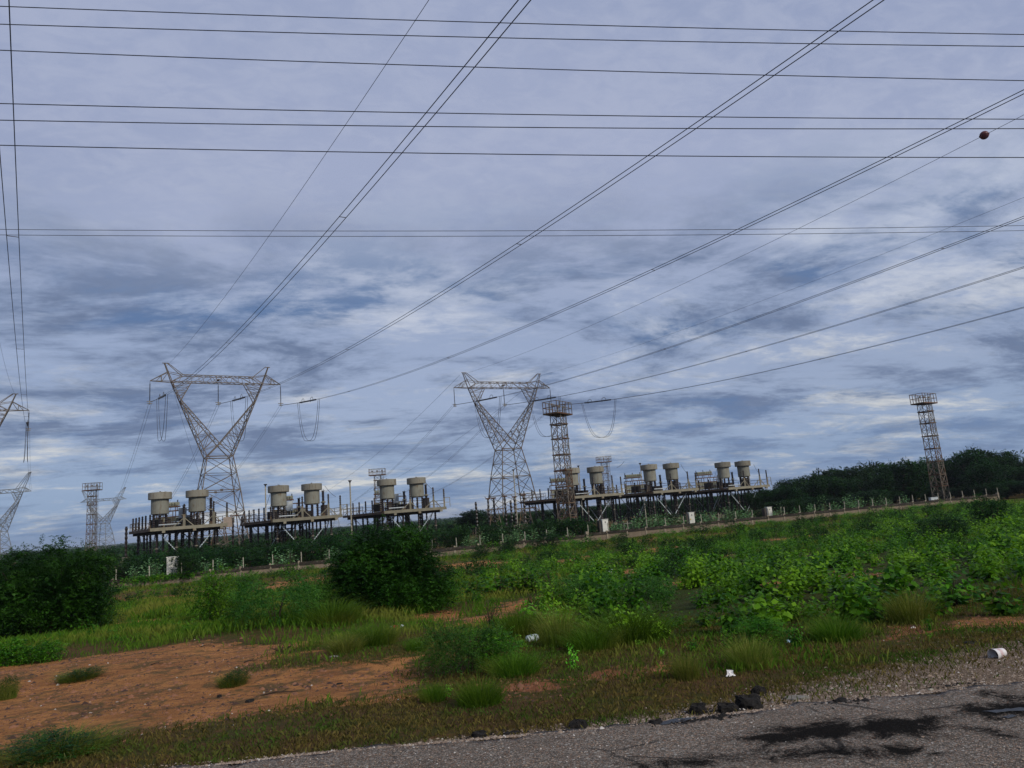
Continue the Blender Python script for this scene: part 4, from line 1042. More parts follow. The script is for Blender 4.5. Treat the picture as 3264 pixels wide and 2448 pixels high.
def gwire(A, d, z0, dep, T0, t1, lb, r=.022):
    fn = span_fn(A, d, z0, dep, T0); o = wire([Vector(fn(t_)) for t_ in np.linspace(0, t1, 50)], r, M_WIRE, 'earth_wire'); tag(o, lb, 'wire', 'thin earth wires'); return fn
gwire((-84, 168), D1, 44, 7.2, 145, 275, 'thin earth wire from the left peak of the left tower')
fb = gwire((-13.6, 192), D2, 40.9, 8.0, 150, 275, 'thin earth wire carrying the orange marker ball')
gwire((8.4, 202.6), D2, 40.9, 6.4, 145, 275, 'thin earth wire from the right peak of the right tower', .018)
# find ball place along the wire nearest to bearing (3140,420)
bt = min(np.linspace(60, 200, 600), key=lambda t_: abs(proj(np.array(fb(t_)))[0]-3140))
bo = empty('marker_ball', fb(bt)); MB().lathe((0, 0, 0), [(.02, -.31)]+[(.31*math.cos(a), .31*math.sin(a)) for a in np.linspace(-1.45, 1.45, 12)]+[(.02, .31)], 18).build('sphere', M_BALL, bo, smooth=True)
MB().lathe((0, 0, 0), [(.315, -.025), (.335, -.02), (.335, .02), (.315, .025)], 18, False).build('seam', M_BALL, bo); bo.scale = (1.25,)*3
tag(bo, 'orange red aircraft warning ball on a thin wire at upper right', 'marker ball')
# slack spans going down behind the towers
def down(A, px, py, Y, lb, sag=3., r=.028):
    B = at(px, py, Y); A = Vector(A); B = Vector(B); d_ = (B-A); d_.z = 0; d_.normalize(); side = (-d_.y, d_.x, 0)
    pts = curve_pts(A, B, sag, 61); f = lambda t_: pts[min(60, int(round(t_*60)))]
    bundle(f, 0, 1, side, lb, 'twin conductors dropping behind the towers', r, gap=.3, nsp=4)
down((-86.3, 165, 34.6), 345, 1655, 300, 'twin conductors dropping from the left arm of the left tower towards the far left')
down((-73.5, 173.2, 34.4), 470, 1690, 230, 'twin conductors dropping from the middle of the left tower behind its platform')
down((-60.7, 181.5, 34.3), 600, 1660, 250, 'twin conductors dropping from the right arm of the left tower')
down((-16.4, 189, 31.9), 1065, 1635, 290, 'twin conductors dropping left from the left arm of the right tower')
down((-2.5, 195, 31.7), 1215, 1610, 290, 'twin conductors dropping left from the middle of the right tower')
down((11.4, 201, 31.4), 1330, 1592, 290, 'twin conductors dropping left from the right arm of the right tower')
def thin(A, B, sag, lb, r=.02, name='earth_wire', group='thin earth wires'):
    o = wire(curve_pts(A, B, sag, 24), r, M_WIRE, name); tag(o, lb, 'wire', group)
thin((-14.2, 192, 40.9), at(1000, 1590, 330), 3, 'thin earth wire falling left from the left peak of the right tower', .03)
thin((8.8, 202.6, 40.9), at(1150, 1580, 340), 3, 'thin earth wire falling left from the right peak of the right tower', .03)
thin((-84, 168, 43.9), at(690, 1660, 330), 2, 'thin earth wire falling right behind the left tower', .03)
# right-hand bundle of the tower cut by the left edge
tA = np.array([tip[0], tip[1], 35.0]); q_ = atz(-6, 0, 25.5); dd = q_-tA; LL = math.hypot(dd[0], dd[1]); d3 = (dd[0]/LL, dd[1]/LL)
z3 = lambda t_: 35.0-9.5*(1-(1-t_/(LL*.9))**2)
f3 = lambda t_: Vector((tA[0]+d3[0]*t_, tA[1]+d3[1]*t_, z3(t_)))
deadend(f3, d3, (-d3[1], d3[0], 0), 'strain insulator assembly at the left edge below the cut off tower')
bundle(f3, 31, LL+70, (-d3[1], d3[0], 0), 'twin conductors climbing steeply along the left edge of the view', G1, gap=.38)
down(tuple(tA), 99, 1560, 345, 'twin conductors between the cut off tower and the far horned tower', 4)
thin(at(48, 1258, 197), atz(-40, 900, 40), 2, 'thin earth wire at the left edge from the cut off tower', .02)
# roadside line: six single wires crossing the whole view
RW = [(20, 110, 'topmost'), (77, 148, 'second from top'), (160, 257, 'third from top'), (330, 380, 'fourth from top'), (383, 410, 'fifth from top'), (463, 502, 'lowest')]
for y0, y1, nm in RW:
    a_ = at(0, y0, 20); b_ = at(3264, y1, 22.7); d_ = b_-a_
    pts = []
    for s_ in np.linspace(-.9, 1.9, 50):
        p = a_+d_*s_; p[2] += .35*((s_-.5)**2-.25)*1.2; pts.append(Vector(p))
    o = wire(pts, .0155, M_WIREB, 'overhead_wire'); tag(o, nm+' of the six dark wires crossing the sky from side to side', 'wire', 'single wires crossing the sky')
a_ = at(0, 740, 40); b_ = at(3264, 727, 45); d_ = b_-a_
def f5(s_): p = a_+d_*s_; p[2] += .9*((s_-.5)**2-.25); return Vector(p)
o = bundle(f5, -.8, 1.8, (0, .2, .97), 'twin conductors crossing the middle of the sky from side to side', G1, r=.018, gap=.2, nsp=2)
# short leads on the platforms
for k, (a0, a1, Y, lb) in enumerate((((545, 1618), (527, 1655), 104, 'leftmost'), ((862, 1568), (845, 1620), 112, 'second'), ((1035, 1548), (1070, 1583), 112, 'second, at its right drum'), ((1355, 1535), (1384, 1562), 118, 'third'),
        ((2170, 1480), (2192, 1510), 136, 'fifth'), ((2402, 1480), (2417, 1505), 145, 'rightmost'), ((2288, 1480), (2276, 1525), 145, 'rightmost, at its left drum'), ((1966, 1490), (1990, 1470), 140, 'fourth'))):
    thin(at(a0[0], a0[1], Y), at(a1[0], a1[1], Y), .2, 'thin lead wire on the platform ranked '+lb+' from the left', .03, 'lead_wire', 'short lead wires on the platforms')

# ================================================================== VEGETATION
REG = []      # (object, kind phrase, zone phrase, px) -> labels written at the end
def reg(o, kind, zone, px, cat, group): REG.append((o, kind, zone, px)); o['category'] = cat; o['group'] = group
def pxw(px, Y): return abs(at(px+1, 1700, Y)[0]-at(px, 1700, Y)[0])   # metres per photo pixel at a distance
def put(name, parts, P_, rz, sc):
    o = empty(name, (P_[0], P_[1], P_[2]), rz); o.scale = sc if isinstance(sc, tuple) else (sc,)*3
    for nm, me in parts: addkid(nm, me, o)
    return o

# --- the two big dark thorn bushes
rb = np.random.default_rng(5)
def bigbush(w, h, extra, nsp, seed, matr):
    r_ = np.random.default_rng(seed); lb = [(a, b, c, d*.8, 1) for a, b, c, d, *_ in lobes_for(r_, w, h, 58, .135)]+[(a+r_.uniform(-.5, .5), b+r_.uniform(-.5, .5), c+r_.uniform(-.3, .35), d*.5, 1) for a, b, c, d, *_ in extra for _q in range(4)]; big = lobes_for(r_, w*.86, h*.9, 12, .26)+[(a, b, c, d*.75, 1) for a, b, c, d, *_ in extra]
    fine = kmesh('foliage', [sprays(r_, lb, int(nsp*1.15), .42, 13, .085, .034, .55, .45, .35), sprays(r_, lb, nsp//3, 1.0, 20, .075, .028, .8, .9, .9)], matr)
    core = kmesh('inner_foliage', [sprays(r_, [(a, b, c, d*.85, 1) for a, b, c, d, *_ in big], nsp//2, .45, 9, .11, .07, .3, .1, .1)], L_DARK)
    return [('foliage', fine), ('inner_foliage', core), ('stems', stems_mesh('stems', r_, w, h, 9, M_BARK, .06))]
P_ = gnd(150, 2030)
o = put('thorn_bush', bigbush(4.7, 2.75, [(-1.4, 0, 1.0, .95, .9), (.9, .2, 1.9, .75, .9), (-.4, 0, 2.1, .75, .9), (1.5, -.3, 1.0, .75, 1), (-1.9, .3, 1.7, .8, 1), (.1, .1, 2.45, .4, .9)], 3300, 21, L_DARK), P_, 0, (1.1, 1.1, 1.13))
tag(o, 'very large dark feathery bush filling the left edge in front of the wall', 'bush')
P_ = gnd(1232, 1950)
o = put('thorn_bush', bigbush(3.5, 2.55, [(-.8, 0, 1.5, .8, 1), (.5, 0, 1.9, .75, 1), (1.3, -.2, .7, .65, .9), (0, -.3, .8, .9, 1), (-.1, 0, 2.1, .5, .9)], 2700, 22, L_DARK), P_, 0, (1.28, 1.15, 1.04))
tag(o, 'large rounded dark green bush in the centre, covering part of the wall', 'bush')

# --- prototypes
def mk(seed, w, h, nl, nsp, L, n2, lL, lW, matr, droop=.4, up=.3, inner=.5, name='foliage', r0=.28):
    r_ = np.random.default_rng(seed); return kmesh(name, [sprays(r_, lobes_for(r_, w, h, nl, r0), nsp, L, n2, lL, lW, droop, inner, up)], matr)
YB = [[('foliage', mk(30+k, 4.2, 3.6, 30, 760, .55, 8, .19, .095, L_YARD, .25, r0=.17)), ('stems', stems_mesh('stems', rb, 4, 3.4, 5, M_BARK, .07))] for k in range(3)]
MWD = [[('leaves', kmesh('leaves', [leafy(np.random.default_rng(40+k), 1.8, 2.2, 10, 14, .34, .21, .1)], L_PALE)), ('stems', stems_mesh('stems', rb, 1.4, 2.0, 6, M_BARK, .03))] for k in range(3)]
BLF = [[('leaves', kmesh('leaves', [leafy(np.random.default_rng(50+k), 1.15, .85, 20, 9, .175, .135, .9)], L_BROAD)), ('stems', stems_mesh('stems', rb, .9, .8, 8, M_BARK, .012))] for k in range(4)]
BRT = [[('leaves', kmesh('leaves', [leafy(np.random.default_rng(60+k), .75, .8, 11, 8, .15, .12, 1.1)], L_BRITE)), ('stems', stems_mesh('stems', rb, .5, .7, 5, M_BARK, .012))] for k in range(2)]
PALEC = [[('foliage', mk(75+k, 1.2, .6, 14, 420,   .22, 9, .06, .035, L_BROAD, .5))] for k in range(2)]
MID = [[('foliage', mk(70+k, 2.0, 1.6, 22, 700, .36, 10, .075, .034, L_MID, .35)), ('stems', stems_mesh('stems', rb, 1.8, 1.5, 6, M_BARK, .03))] for k in range(2)]
SAP = [('foliage', mk(79, 2.0, 1.6, 24, 520, .42, 10, .085, .045, L_BROAD, .5)), ('stems', stems_mesh('stems', rb, 1.6, 1.6, 7, M_BARK, .03))]
BLU = [[('foliage', mk(80+k, 2.4, 1.0, 26, 900, .34, 11, .06, .022, L_BLUE, .5, .5)), ('stems', stems_mesh('stems', rb, 2.0, .9, 6, M_BARK, .02))] for k in range(2)]
def tuftmesh(seed, n, h, spread, w, matr, lean=.55):
    r_ = np.random.default_rng(seed); a = r_.uniform(0, 6.28, n); q = spread*r_.uniform(0, 1, n)**.7
    dx, dy = np.cos(a), np.sin(a); tw = r_.uniform(0, 6.28, n); H = h*r_.uniform(.35, 1, n)*(1-.35*q/spread); ln = H*lean*r_.uniform(.1, 1.2, n)
    jx, jy = r_.normal(0, .25, n), r_.normal(0, .25, n); dx, dy = dx+jx, dy+jy
    b = np.stack([np.cos(a)*q*.6, np.sin(a)*q*.6, np.full(n, -.03)], 1); wx = np.stack([np.cos(tw), np.sin(tw), np.zeros(n)], 1)*w
    m1 = b+np.stack([dx*ln*.22, dy*ln*.22, H*.5], 1); m2 = b+np.stack([dx*ln*.6, dy*ln*.6, H*.85], 1); tp = b+np.stack([dx*ln*1.15, dy*ln*1.15, H*.98], 1)
    V = np.stack([b-wx/2, b+wx/2, m1+wx*.4, m1-wx*.4, m1-wx*.4, m1+wx*.4, m2+wx*.25, m2-wx*.25, m2-wx*.25, m2+wx*.25, tp+wx*.05, tp], 1).reshape(-1, 3)
    return npmesh('blades', V, np.arange(len(V)).reshape(-1, 4), matr)
TUF = [[('blades', tuftmesh(90+k, 1500, .66, .50, .006, L_GRASS, .75))] for k in range(2)]
TUG = [[('blades', tuftmesh(95+k, 1100, .66, .40, .0055, L_GOLD, .7))] for k in range(2)]

WZ = [(400, 'left of the leftmost platform'), (760, 'below the leftmost platform'), (1100, 'below the second platform'), (1430, 'below the third platform'), (1660, 'below the right tower'), (1980, 'below the fourth platform'), (2220, 'below the fifth platform'), (2460, 'below the rightmost platform'), (2900, 'left of the lone right mast'), (9999, 'beside the lone right mast')]
WEED = [('blades', mk(99, .72, .55, 16, 420, .14, 8, .03, .012, L_DARK, .3, name='blades')), ('stems', TUG[0][0][1])]
def wz(px): return next(s_ for l_, s_ in WZ if px < l_)
def wallY(px):
    a_ = ray(px, 1700); r_ = a_[0]/a_[1]; return 90.4/(1-.4246*r_)
# dark bushes inside the wall: (px, top y, offset behind wall, width m)
YBL = [(250, 1768, 6, 5), (330, 1775, 3.5, 4), (400, 1785, 5, 4.5), (468, 1768, 9, 4.5), (508, 1775, 9, 4), (655, 1758, 6, 5), (725, 1748, 9, 5), (790, 1752, 8, 5), (850, 1738, 11, 5), (905, 1735, 8, 4.5), (965, 1722, 9, 5),
       (1015, 1712, 12, 4.5), (1060, 1708, 9, 4.5), (1110, 1705, 14, 5), (1150, 1700, 18, 5), (1380, 1690, 22, 5), (1440, 1675, 7, 4.5), (1463, 1678, 4, 3.0), (1560, 1672, 10, 5), (1620, 1668, 13, 5.5), (1690, 1664, 12, 4.5), (1560, 1700, 4, 3), (1670, 1680, 8, 4.5), (1725, 1668, 5, 4.0), (1760, 1656, 8, 4.5), (1800, 1652, 6, 4.2), (1842, 1652, 5, 4.2), (1875, 1662, 6, 3.6), (1990, 1662, 16, 5),
       (2060, 1650, 18, 5), (2130, 1640, 14, 4.5), (2220, 1640, 18, 5), (2340, 1628, 17, 5), (2528, 1591, 7, 4.6), (2420, 1620, 20, 5), (3060, 1590, 34, 5), (2870, 1605, 30, 5), (3160, 1575, 14, 5), (560, 1752, 16, 5), (620, 1745, 22, 5), (440, 1760, 20, 5), (700, 1738, 24, 5.5), (810, 1728, 26, 5.5), (930, 1712, 26, 5.5), (1250, 1695, 26, 5.5), (1330, 1700, 14, 5)]
for i, (px, ty, off, w_) in enumerate(YBL):
    Y = wallY(px)+off; T = at(px, ty, Y); h = T[2]+2.5
    o = put('dark_bush', YB[i % 3], (T[0], T[1], -2.5), random.uniform(0, 6), (w_/3.9, w_/3.9, h/3.55))
    reg(o, 'dark green bush', 'inside the wall '+wz(px), px, 'bush', 'dark bushes inside the wall')
MWL = [(352, 8), (470, 5), (492, 3), (500, 2.5), (880, 2), (905, 4), (925, 3), (1040, 3), (1068, 4), (1085, 2.5), (640, 3), (655, 4), (700, 2.5), (1480, 4), (1500, 3), (1512, 5), (1535, 3), (1625, 3), (1640, 5), (1655, 3), (1668, 4), (1700, 2.5), (1600, 4), (1820, 2.2), (1960, 5), (1985, 3), (2010, 5), (2030, 3), (2050, 6), (2075, 3), (2100, 4), (2125, 3), (2150, 5), (2180, 4),
       (2240, 3), (2262, 5), (2285, 3), (2310, 6), (2335, 3), (2360, 5), (2385, 3), (2400, 6), (2480, 4), (2495, 6), (2550, 3), (2600, 4), (2640, 6), (2680, 3), (2715, 6), (2730, 4), (2755, 6), (2800, 4), (2830, 6), (2850, 4), (2590, 7), (2900, 5), (300, 3), (430, 2), (760, 2), (1750, 2)]
for i, (px, off) in enumerate(MWL):
    Y = wallY(px)+1.0+off*.45; T = at(px, 1700, Y); s_ = random.uniform(.85, 1.35)*(1.15 if 1950 < px < 2420 else 1)
    o = put('milkweed_plant', MWD[i % 3], (T[0], T[1], -2.5), random.uniform(0, 6), (s_, s_, s_*random.uniform(.95, 1.25)))
    reg(o, 'pale leaved milkweed', 'inside the wall '+wz(px), px, 'plant', 'pale milkweed plants inside the wall')

# --- named plants of the field: (proto list, px, base y, width px, height px, name, phrase, category)
def fieldplant(pr, px, py, wpx, hpx, name, label, cat, base_w, base_h, group=None, rz=None):
    P_ = gnd(px, py); m_ = P_[1]/FPX*(1.2 if name in ('grass_tuft', 'thorn_sapling', 'thorn_bush', 'fine_leaved_bush', 'leafy_mound') else 1)
    o = put(name, pr, (P_[0], P_[1], P_[2]-.02), random.uniform(0, 6) if rz is None else rz, (wpx*m_/base_w, wpx*m_/base_w, hpx*m_/base_h))
    if label: tag(o, label, cat, group)
    return o
fieldplant(SAP, 676, 1992, 125, 150, 'thorn_sapling', 'upright feathery green sapling halfway between the two big bushes', 'bush', 2.0, 1.6)
fieldplant(MID[1], 745, 1985, 130, 70, 'thorn_bush', 'low green bush at the right foot of the feathery sapling', 'bush', 2.0, 1.6)
fieldplant(BLU[0], 880, 1995, 260, 120, 'fine_leaved_bush', 'broad bluish green bush left of the large central bush', 'bush', 2.4, 1.0)
fieldplant(BLU[1], 1010, 1975, 190, 130, 'fine_leaved_bush', 'spreading feathery bush touching the left side of the central bush', 'bush', 2.4, 1.0)
fieldplant(MID[0], 770, 1895, 110, 55, 'fine_leaved_bush', 'small rounded bush on the field behind the feathery sapling', 'bush', 2.0, 1.6)
fieldplant(YB[0], 590, 1862, 110, 92, 'dark_bush', 'dark bush overhanging the wall just right of the white cabinet', 'bush', 4.2, 3.6)
fieldplant(MID[1], 1405, 1935, 130, 70, 'thorn_bush', 'low dark bush at the right foot of the large central bush', 'bush', 2.0, 1.6)
fieldplant(BLU[0], 1490, 2145, 260, 130, 'fine_leaved_bush', 'bluish green mound of fine foliage in the middle foreground', 'bush', 2.4, 1.0)
fieldplant(MID[0], 1570, 2130, 180, 100, 'leafy_mound', 'dark green mound joined to the right of the bluish mound', 'bush', 2.0, 1.6)
fieldplant(BRT[0], 1690, 1992, 120, 95, 'broad_leaved_plant', 'brightest leafy plant right of the bare twigs, behind the golden tuft', 'plant', .75, .8)
fieldplant(BRT[1], 1752, 2005, 95, 80, 'broad_leaved_plant', 'bright drooping leafy plant just right of the brightest one', 'plant', .75, .8)
fieldplant(BRT[0], 1912, 1975, 75, 75, 'broad_leaved_plant', 'solitary bright leafy plant above the dark grassy mound, centre right', 'plant', .75, .8)
fieldplant(BRT[1], 1972, 1975, 55, 50, 'broad_leaved_plant', 'small pale topped plant right of the solitary bright one', 'plant', .75, .8)
fieldplant(BRT[1], 1826, 2130, 60, 85, 'broad_leaved_plant', 'small upright heart leaved plant standing alone on the verge turf', 'plant', .75, .8)
fieldplant(BRT[0], 1428, 2222, 42, 52, 'seedling', 'tiny bright seedling with yellowing leaves on the edge of the dirt', 'plant', .75, .8)
fieldplant(BRT[1], 1500, 2128, 24, 30, 'seedling', 'pale twin leaved seedling in front of the bluish mound', 'plant', .75, .8)
fieldplant(BRT[0], 1540, 2120, 22, 24, 'seedling', 'smallest pale seedling right of the twin leaved one', 'plant', .75, .8)
fieldplant(BRT[0], 2038, 2062, 34, 30, 'seedling', 'small lime green seedling left of the dark creeping leaves', 'plant', .75, .8)
fieldplant(BRT[1], 2110, 2092, 32, 34, 'seedling', 'small lime seedling with a dark stem on the reddish patch', 'plant', .75, .8)
fieldplant(BRT[0], 2965, 2035, 26, 28, 'seedling', 'single pale seedling on the turf left of the cup', 'plant', .75, .8)
fieldplant(BLF[0], 1572, 1832, 60, 62, 'sapling', 'dark umbrella shaped sapling right of the orange track', 'sapling', 1.15, .85)
fieldplant(BLF[1], 1512, 1908, 130, 75, 'leafy_bush', 'leafy bush right of the small dirt gap by the central bush', 'bush', 1.15, .85)
fieldplant(BLF[2], 1590, 1900, 150, 80, 'leafy_bush', 'leafy bush below the umbrella shaped sapling', 'bush', 1.15, .85)
fieldplant(BLF[3], 1680, 1890, 150, 85, 'leafy_bush', 'leafy bush behind the bare dark twigs', 'bush', 1.15, .85)
fieldplant(BLU[1], 1850, 1935, 240, 90, 'fine_leaved_bush', 'low grey green thorn bush right of the bare twigs', 'bush', 2.4, 1.0)
fieldplant(BLU[0], 2050, 1950, 230, 90, 'fine_leaved_bush', 'dark thorny mound left of the bright heart leaved thicket', 'bush', 2.4, 1.0)
for i, (px, py, w_, h_, lb) in enumerate([
  (130, 2108, 140, 62, 'pale leafy clump at the left edge below the large bush'), (20, 2120, 140, 75, 'larger pale leafy clump cut by the left edge'), (262, 2030, 62, 70, 'tall leafy weed at the right foot of the large left bush'),
  (200, 2035, 60, 40, 'short leafy weed under the large left bush'), (335, 2010, 40, 45, 'small leafy weed left of the small dirt strip'), (540, 1998, 50, 50, 'rounded leafy weed at the near edge of the small dirt strip'),
  (450, 1895, 24, 18, 'tiny leafy weed on the grass behind the small dirt strip'), (920, 1838, 60, 60, 'leafy weed in front of the wall below the second platform'), (560, 1898, 50, 30, 'leafy weed left of the sapling in front of the wall'),
  (1350, 1955, 60, 30, 'pale leafy weed on the ground right of the central bush'), (1290, 1968, 60, 30, 'leafy weed at the near foot of the central bush')]):
    fieldplant(BLF[i % 4] if i > 1 else PALEC[i], px, py, w_, h_, 'leafy_weed', lb, 'plant', 1.15 if i > 1 else 1.2, .85 if i > 1 else .6)
for i, (px, py, w_, h_, lb) in enumerate([
  (2420, 1985, 170, 120, 'largest heart leaved bush at the near side of the thicket'), (2530, 1975, 110, 105, 'bright heart leaved bush right of the largest one'), (2250, 2000, 120, 75, 'heart leaved bush left of the largest one'),
  (2150, 2000, 90, 60, 'leftmost heart leaved bush of the front row'), (2540, 2065, 75, 90, 'drooping heart leaved plant by the blue litter'), (2320, 2070, 70, 80, 'leafy plant behind the pale grass tufts'),
  (2430, 2050, 150, 70, 'fine leafed green mound in front of the largest heart leaved bush'), (2215, 2075, 60, 45, 'short leafy plant with creeping shoots at the turf edge'), (2800, 1985, 90, 65, 'leafy plant left of the golden dome of grass'),
  (2965, 2010, 40, 55, 'leafy plant right of the golden dome of grass'), (2700, 1920, 170, 110, 'tall leafy bush above the golden dome of grass'), (2830, 1900, 180, 110, 'leafy bush right of the tall one'),
  (2370, 1845, 130, 95, 'round topped leafy bush behind the orange clearing'), (2360, 1985, 60, 50, 'dark weed at the left foot of the largest bush'), (2510, 1790, 90, 60, 'leafy bush between the two orange clearings'),
  (2450, 1800, 70, 45, 'small weed at the left of the upper clearing'), (2250, 1850, 50, 40, 'small dark weed standing in the lower clearing'), (2180, 1800, 120, 70, 'leafy bush left of the upper clearing'),
  (3050, 1930, 200, 130, 'leafy bush in the right thicket near the edge of the turf'), (3200, 1960, 200, 130, 'leafy bush cut by the right edge'), (2370, 1704, 75, 52, 'dark leafy clump against the wall below the rightmost platform')]):
    if i == 6: fieldplant(MID[1], px, py, w_, h_, 'leafy_mound', lb, 'bush', 2.0, 1.6)
    else: fieldplant(BLF[i % 4], px, py, w_, h_, 'heart_leaved_bush', lb, 'bush', 1.15, .85)
fieldplant(YB[1], 3172, 1690, 130, 115, 'dark_bush', 'dark shrub in front of the right end of the wall', 'bush', 4.2, 3.6)
fieldplant(YB[2], 3010, 1720, 160, 70, 'dark_bush', 'dark low shrub in the thicket below the lone right mast', 'bush', 4.2, 3.6)
fieldplant(YB[2], 1745, 1752, 110, 50, 'dark_bush', 'dark shrub against the wall left of its thick pillar', 'bush', 4.2, 3.6)
for i, (px, py, w_, h_, pr, lb) in enumerate([
  (1532, 2245, 120, 75, TUF[0], 'dense grass tuft on the near verge in the middle'), (1380, 2235, 70, 55, TUF[1], 'smaller grass tuft left of the dense one'), (2190, 2165, 90, 75, TUG[0], 'dry pale grass tuft left of the white paper'),
  (2395, 2130, 150, 95, TUG[1], 'tallest pale grass tuft right of the white paper'), (2905, 1985, 135, 95, TUG[0], 'golden dome shaped grass tuft in front of the right thicket'), (1780, 2060, 130, 115, TUG[1], 'tall golden green grass tuft beside the brightest leafy plant'),
  (1660, 2040, 110, 90, TUF[0], 'grass tuft left of the golden green one'), (2000, 2040, 230, 90, TUF[1], 'wide dark grassy mound right of the golden green tuft'), (1890, 2070, 140, 70, TUF[0], 'grassy mound between the golden tuft and the wide mound'),
  (740, 2188, 90, 42, WEED, 'dark grass tuft alone on the orange dirt'), (250, 2166, 120, 30, WEED, 'low dark tuft at the left of the orange dirt'), (200, 2402, 270, 60, WEED, 'dark weedy tuft at the bottom left corner'),
  (20, 2230, 60, 60, WEED, 'dark tuft cut by the left edge'), (1190, 2055, 130, 60, TUF[1], 'olive grass tuft left of the red labelled bottle'), (1100, 2075, 120, 50, TUG[0], 'dry grass tuft at the end of the dirt'), (1060, 1990, 150, 70, TUF[0], 'green grass tuft under the left of the central bush'),
  (1330, 2075, 60, 40, TUF[1], 'small tuft right of the red labelled bottle'), (2670, 2040, 130, 70, TUF[0], 'green tuft between the drooping plant and golden dome'), (1640, 2150, 140, 65, TUF[1], 'green grassy skirt right of the bluish mound')]):
    fieldplant(pr, px, py, w_, h_, 'grass_tuft', lb, 'grass tuft', .72, .55)

# --- uncountable thicket of weeds over the right half of the field
def scatter_leafy(n, chooser, matr, name, label, protos, sc0, seed, cat='weeds'):
    r_ = np.random.default_rng(seed); xs_, ys_, sc_ = chooser(r_, n); Vs = []
    zz = gz(xs_, ys_)
    for i in range(len(xs_)):
        B = protos[i % len(protos)]; a = r_.uniform(0, 6.28); c, s_ = math.cos(a), math.sin(a); k = sc0*sc_[i]
        R_ = np.array([[c, s_, 0], [-s_, c, 0], [0, 0, r_.uniform(.8, 1.2)]]); Vs.append(B@R_*k+np.array([xs_[i], ys_[i], zz[i]]))
    o = link(name, kmesh(name, Vs, matr)); tag(o, label, cat, kind='stuff'); return o
pr_far = [leafy(np.random.default_rng(100+k), 1.3, .95, 15, 10, .175, .135, .8) for k in range(6)]
pr_near = [leafy(np.random.default_rng(110+k), 1.0, .8, 19, 9, .15, .115, .9) for k in range(5)]
pr_low = [sprays(np.random.default_rng(120+k), lobes_for(np.random.default_rng(130+k), 1.5, .7, 6), 50, .4, 8, .11, .06, .3) for k in range(4)]
def choose_far(r_, n):
    y = 34+r_.power(1.35, n*7)*78; x = r_.uniform(-.75, 1, n*7)*(8+.85*y)
    X_, Y_ = proj(np.stack([x, y, gz(x, y)], 1)); lm = lushmask(x, y)
    dens = np.clip(.12+.42*np.clip(lm+.6, 0, 1)+.35*np.clip((X_-2300)/700, 0, 1), 0, 1)
    dens = dens*np.where(X_ < 1450, .45, 1)
    k = (r_.uniform(0, 1, n*7) < dens*np.clip(2.6*clumpy(x, y, .30)-.35, .0, 1.6)) & (dirtmask(x, y) < -.9) & (y < 88.4+.4246*x)
    x, y, X_ = x[k][:n], y[k][:n], X_[k][:n]; return x, y, (.45+.95*r_.power(1.0, len(x))**1.6+.5*np.clip(clumpy(x+9, y, .12)-.5, 0, 1))*.86*np.where(X_ < 1400, .65, 1+.35*np.clip((X_-2400)/500, 0, 1))
scatter_leafy(1150, choose_far, L_BROAD, 'weed_thicket', 'bright green leafy weeds covering the right half of the field', pr_far, 1.0, 7)
def choose_near(r_, n):
    y = 12+r_.power(1.3, n*9)*24; x = r_.uniform(-1, 1, n*9)*(4+.85*y)
    X_, Y_ = proj(np.stack([x, y, gz(x, y)], 1)); lm = lushmask(x, y)
    dens = np.clip((lm+.2)*1.3, 0, 1)*.8+.10*(y > 22)
    k = (r_.uniform(0, 1, n*9) < dens*np.clip(3.0*clumpy(x, y, .75)-.7, 0, 1.7)) & (dirtmask(x, y) < -.8) & ((X_ > 1450) | (y > 22))
    x, y = x[k][:n], y[k][:n]; return x, y, (.4+1.0*r_.uniform(0, 1, len(x))**1.5)*np.clip((lushmask(x, y)+1.2)/2, .45, 1)
scatter_leafy(560, choose_near, L_BROAD, 'weed_thicket', 'heart leaved weeds of the nearer thicket between the named bushes', pr_near, 1.0, 8)
def choose_low(r_, n):
    y = 13+r_.power(1.5, n*6)*90; x = r_.uniform(-1, 1, n*6)*(4+.85*y)
    X_, Y_ = proj(np.stack([x, y, gz(x, y)], 1))
    k = (r_.uniform(0, 1, n*6) < np.where(X_ > 1400, .6, .35)*(.1+1.4*clumpy(x, y, .3))) & (dirtmask(x, y) < -1.2) & (y < 88.4+.4246*x) & (y > 14+np.clip((1500-X_)/200, 0, 6))
    x, y = x[k][:n], y[k][:n]; return x, y, r_.uniform(.35, 1.0, len(x))*np.clip(y/45, .55, 1.25)
scatter_leafy(520, choose_low, L_MID, 'ground_cover', 'low dark green creeping cover between weeds and grass', pr_low, 1.0, 9)

pr_dark = [sprays(np.random.default_rng(140+k), lobes_for(np.random.default_rng(150+k), 2.0, 1.25, 8), 110, .45, 8, .13, .065, .3) for k in range(4)]
def choose_dark(r_, n):
    y = 18+r_.power(1.5, n*6)*84; x = r_.uniform(-.9, 1, n*6)*(4+.85*y)
    X_, Y_ = proj(np.stack([x, y, gz(x, y)], 1))
    k = (r_.uniform(0, 1, n*6) < np.where(X_ > 1500, .55, .14)*np.clip(3*clumpy(x-5, y+3, .22)-1.3, 0, 1)) & (dirtmask(x, y) < -1.4) & (y < 87.4+.4246*x)
    x, y = x[k][:n], y[k][:n]; return x, y, r_.uniform(.45, 1.15, len(x))*np.clip(y/50, .5, 1.1)
scatter_leafy(420, choose_dark, L_DARK, 'dark_undergrowth', 'dark shrubby undergrowth breaking up the bright weeds of the field', pr_dark, 1.0, 10)

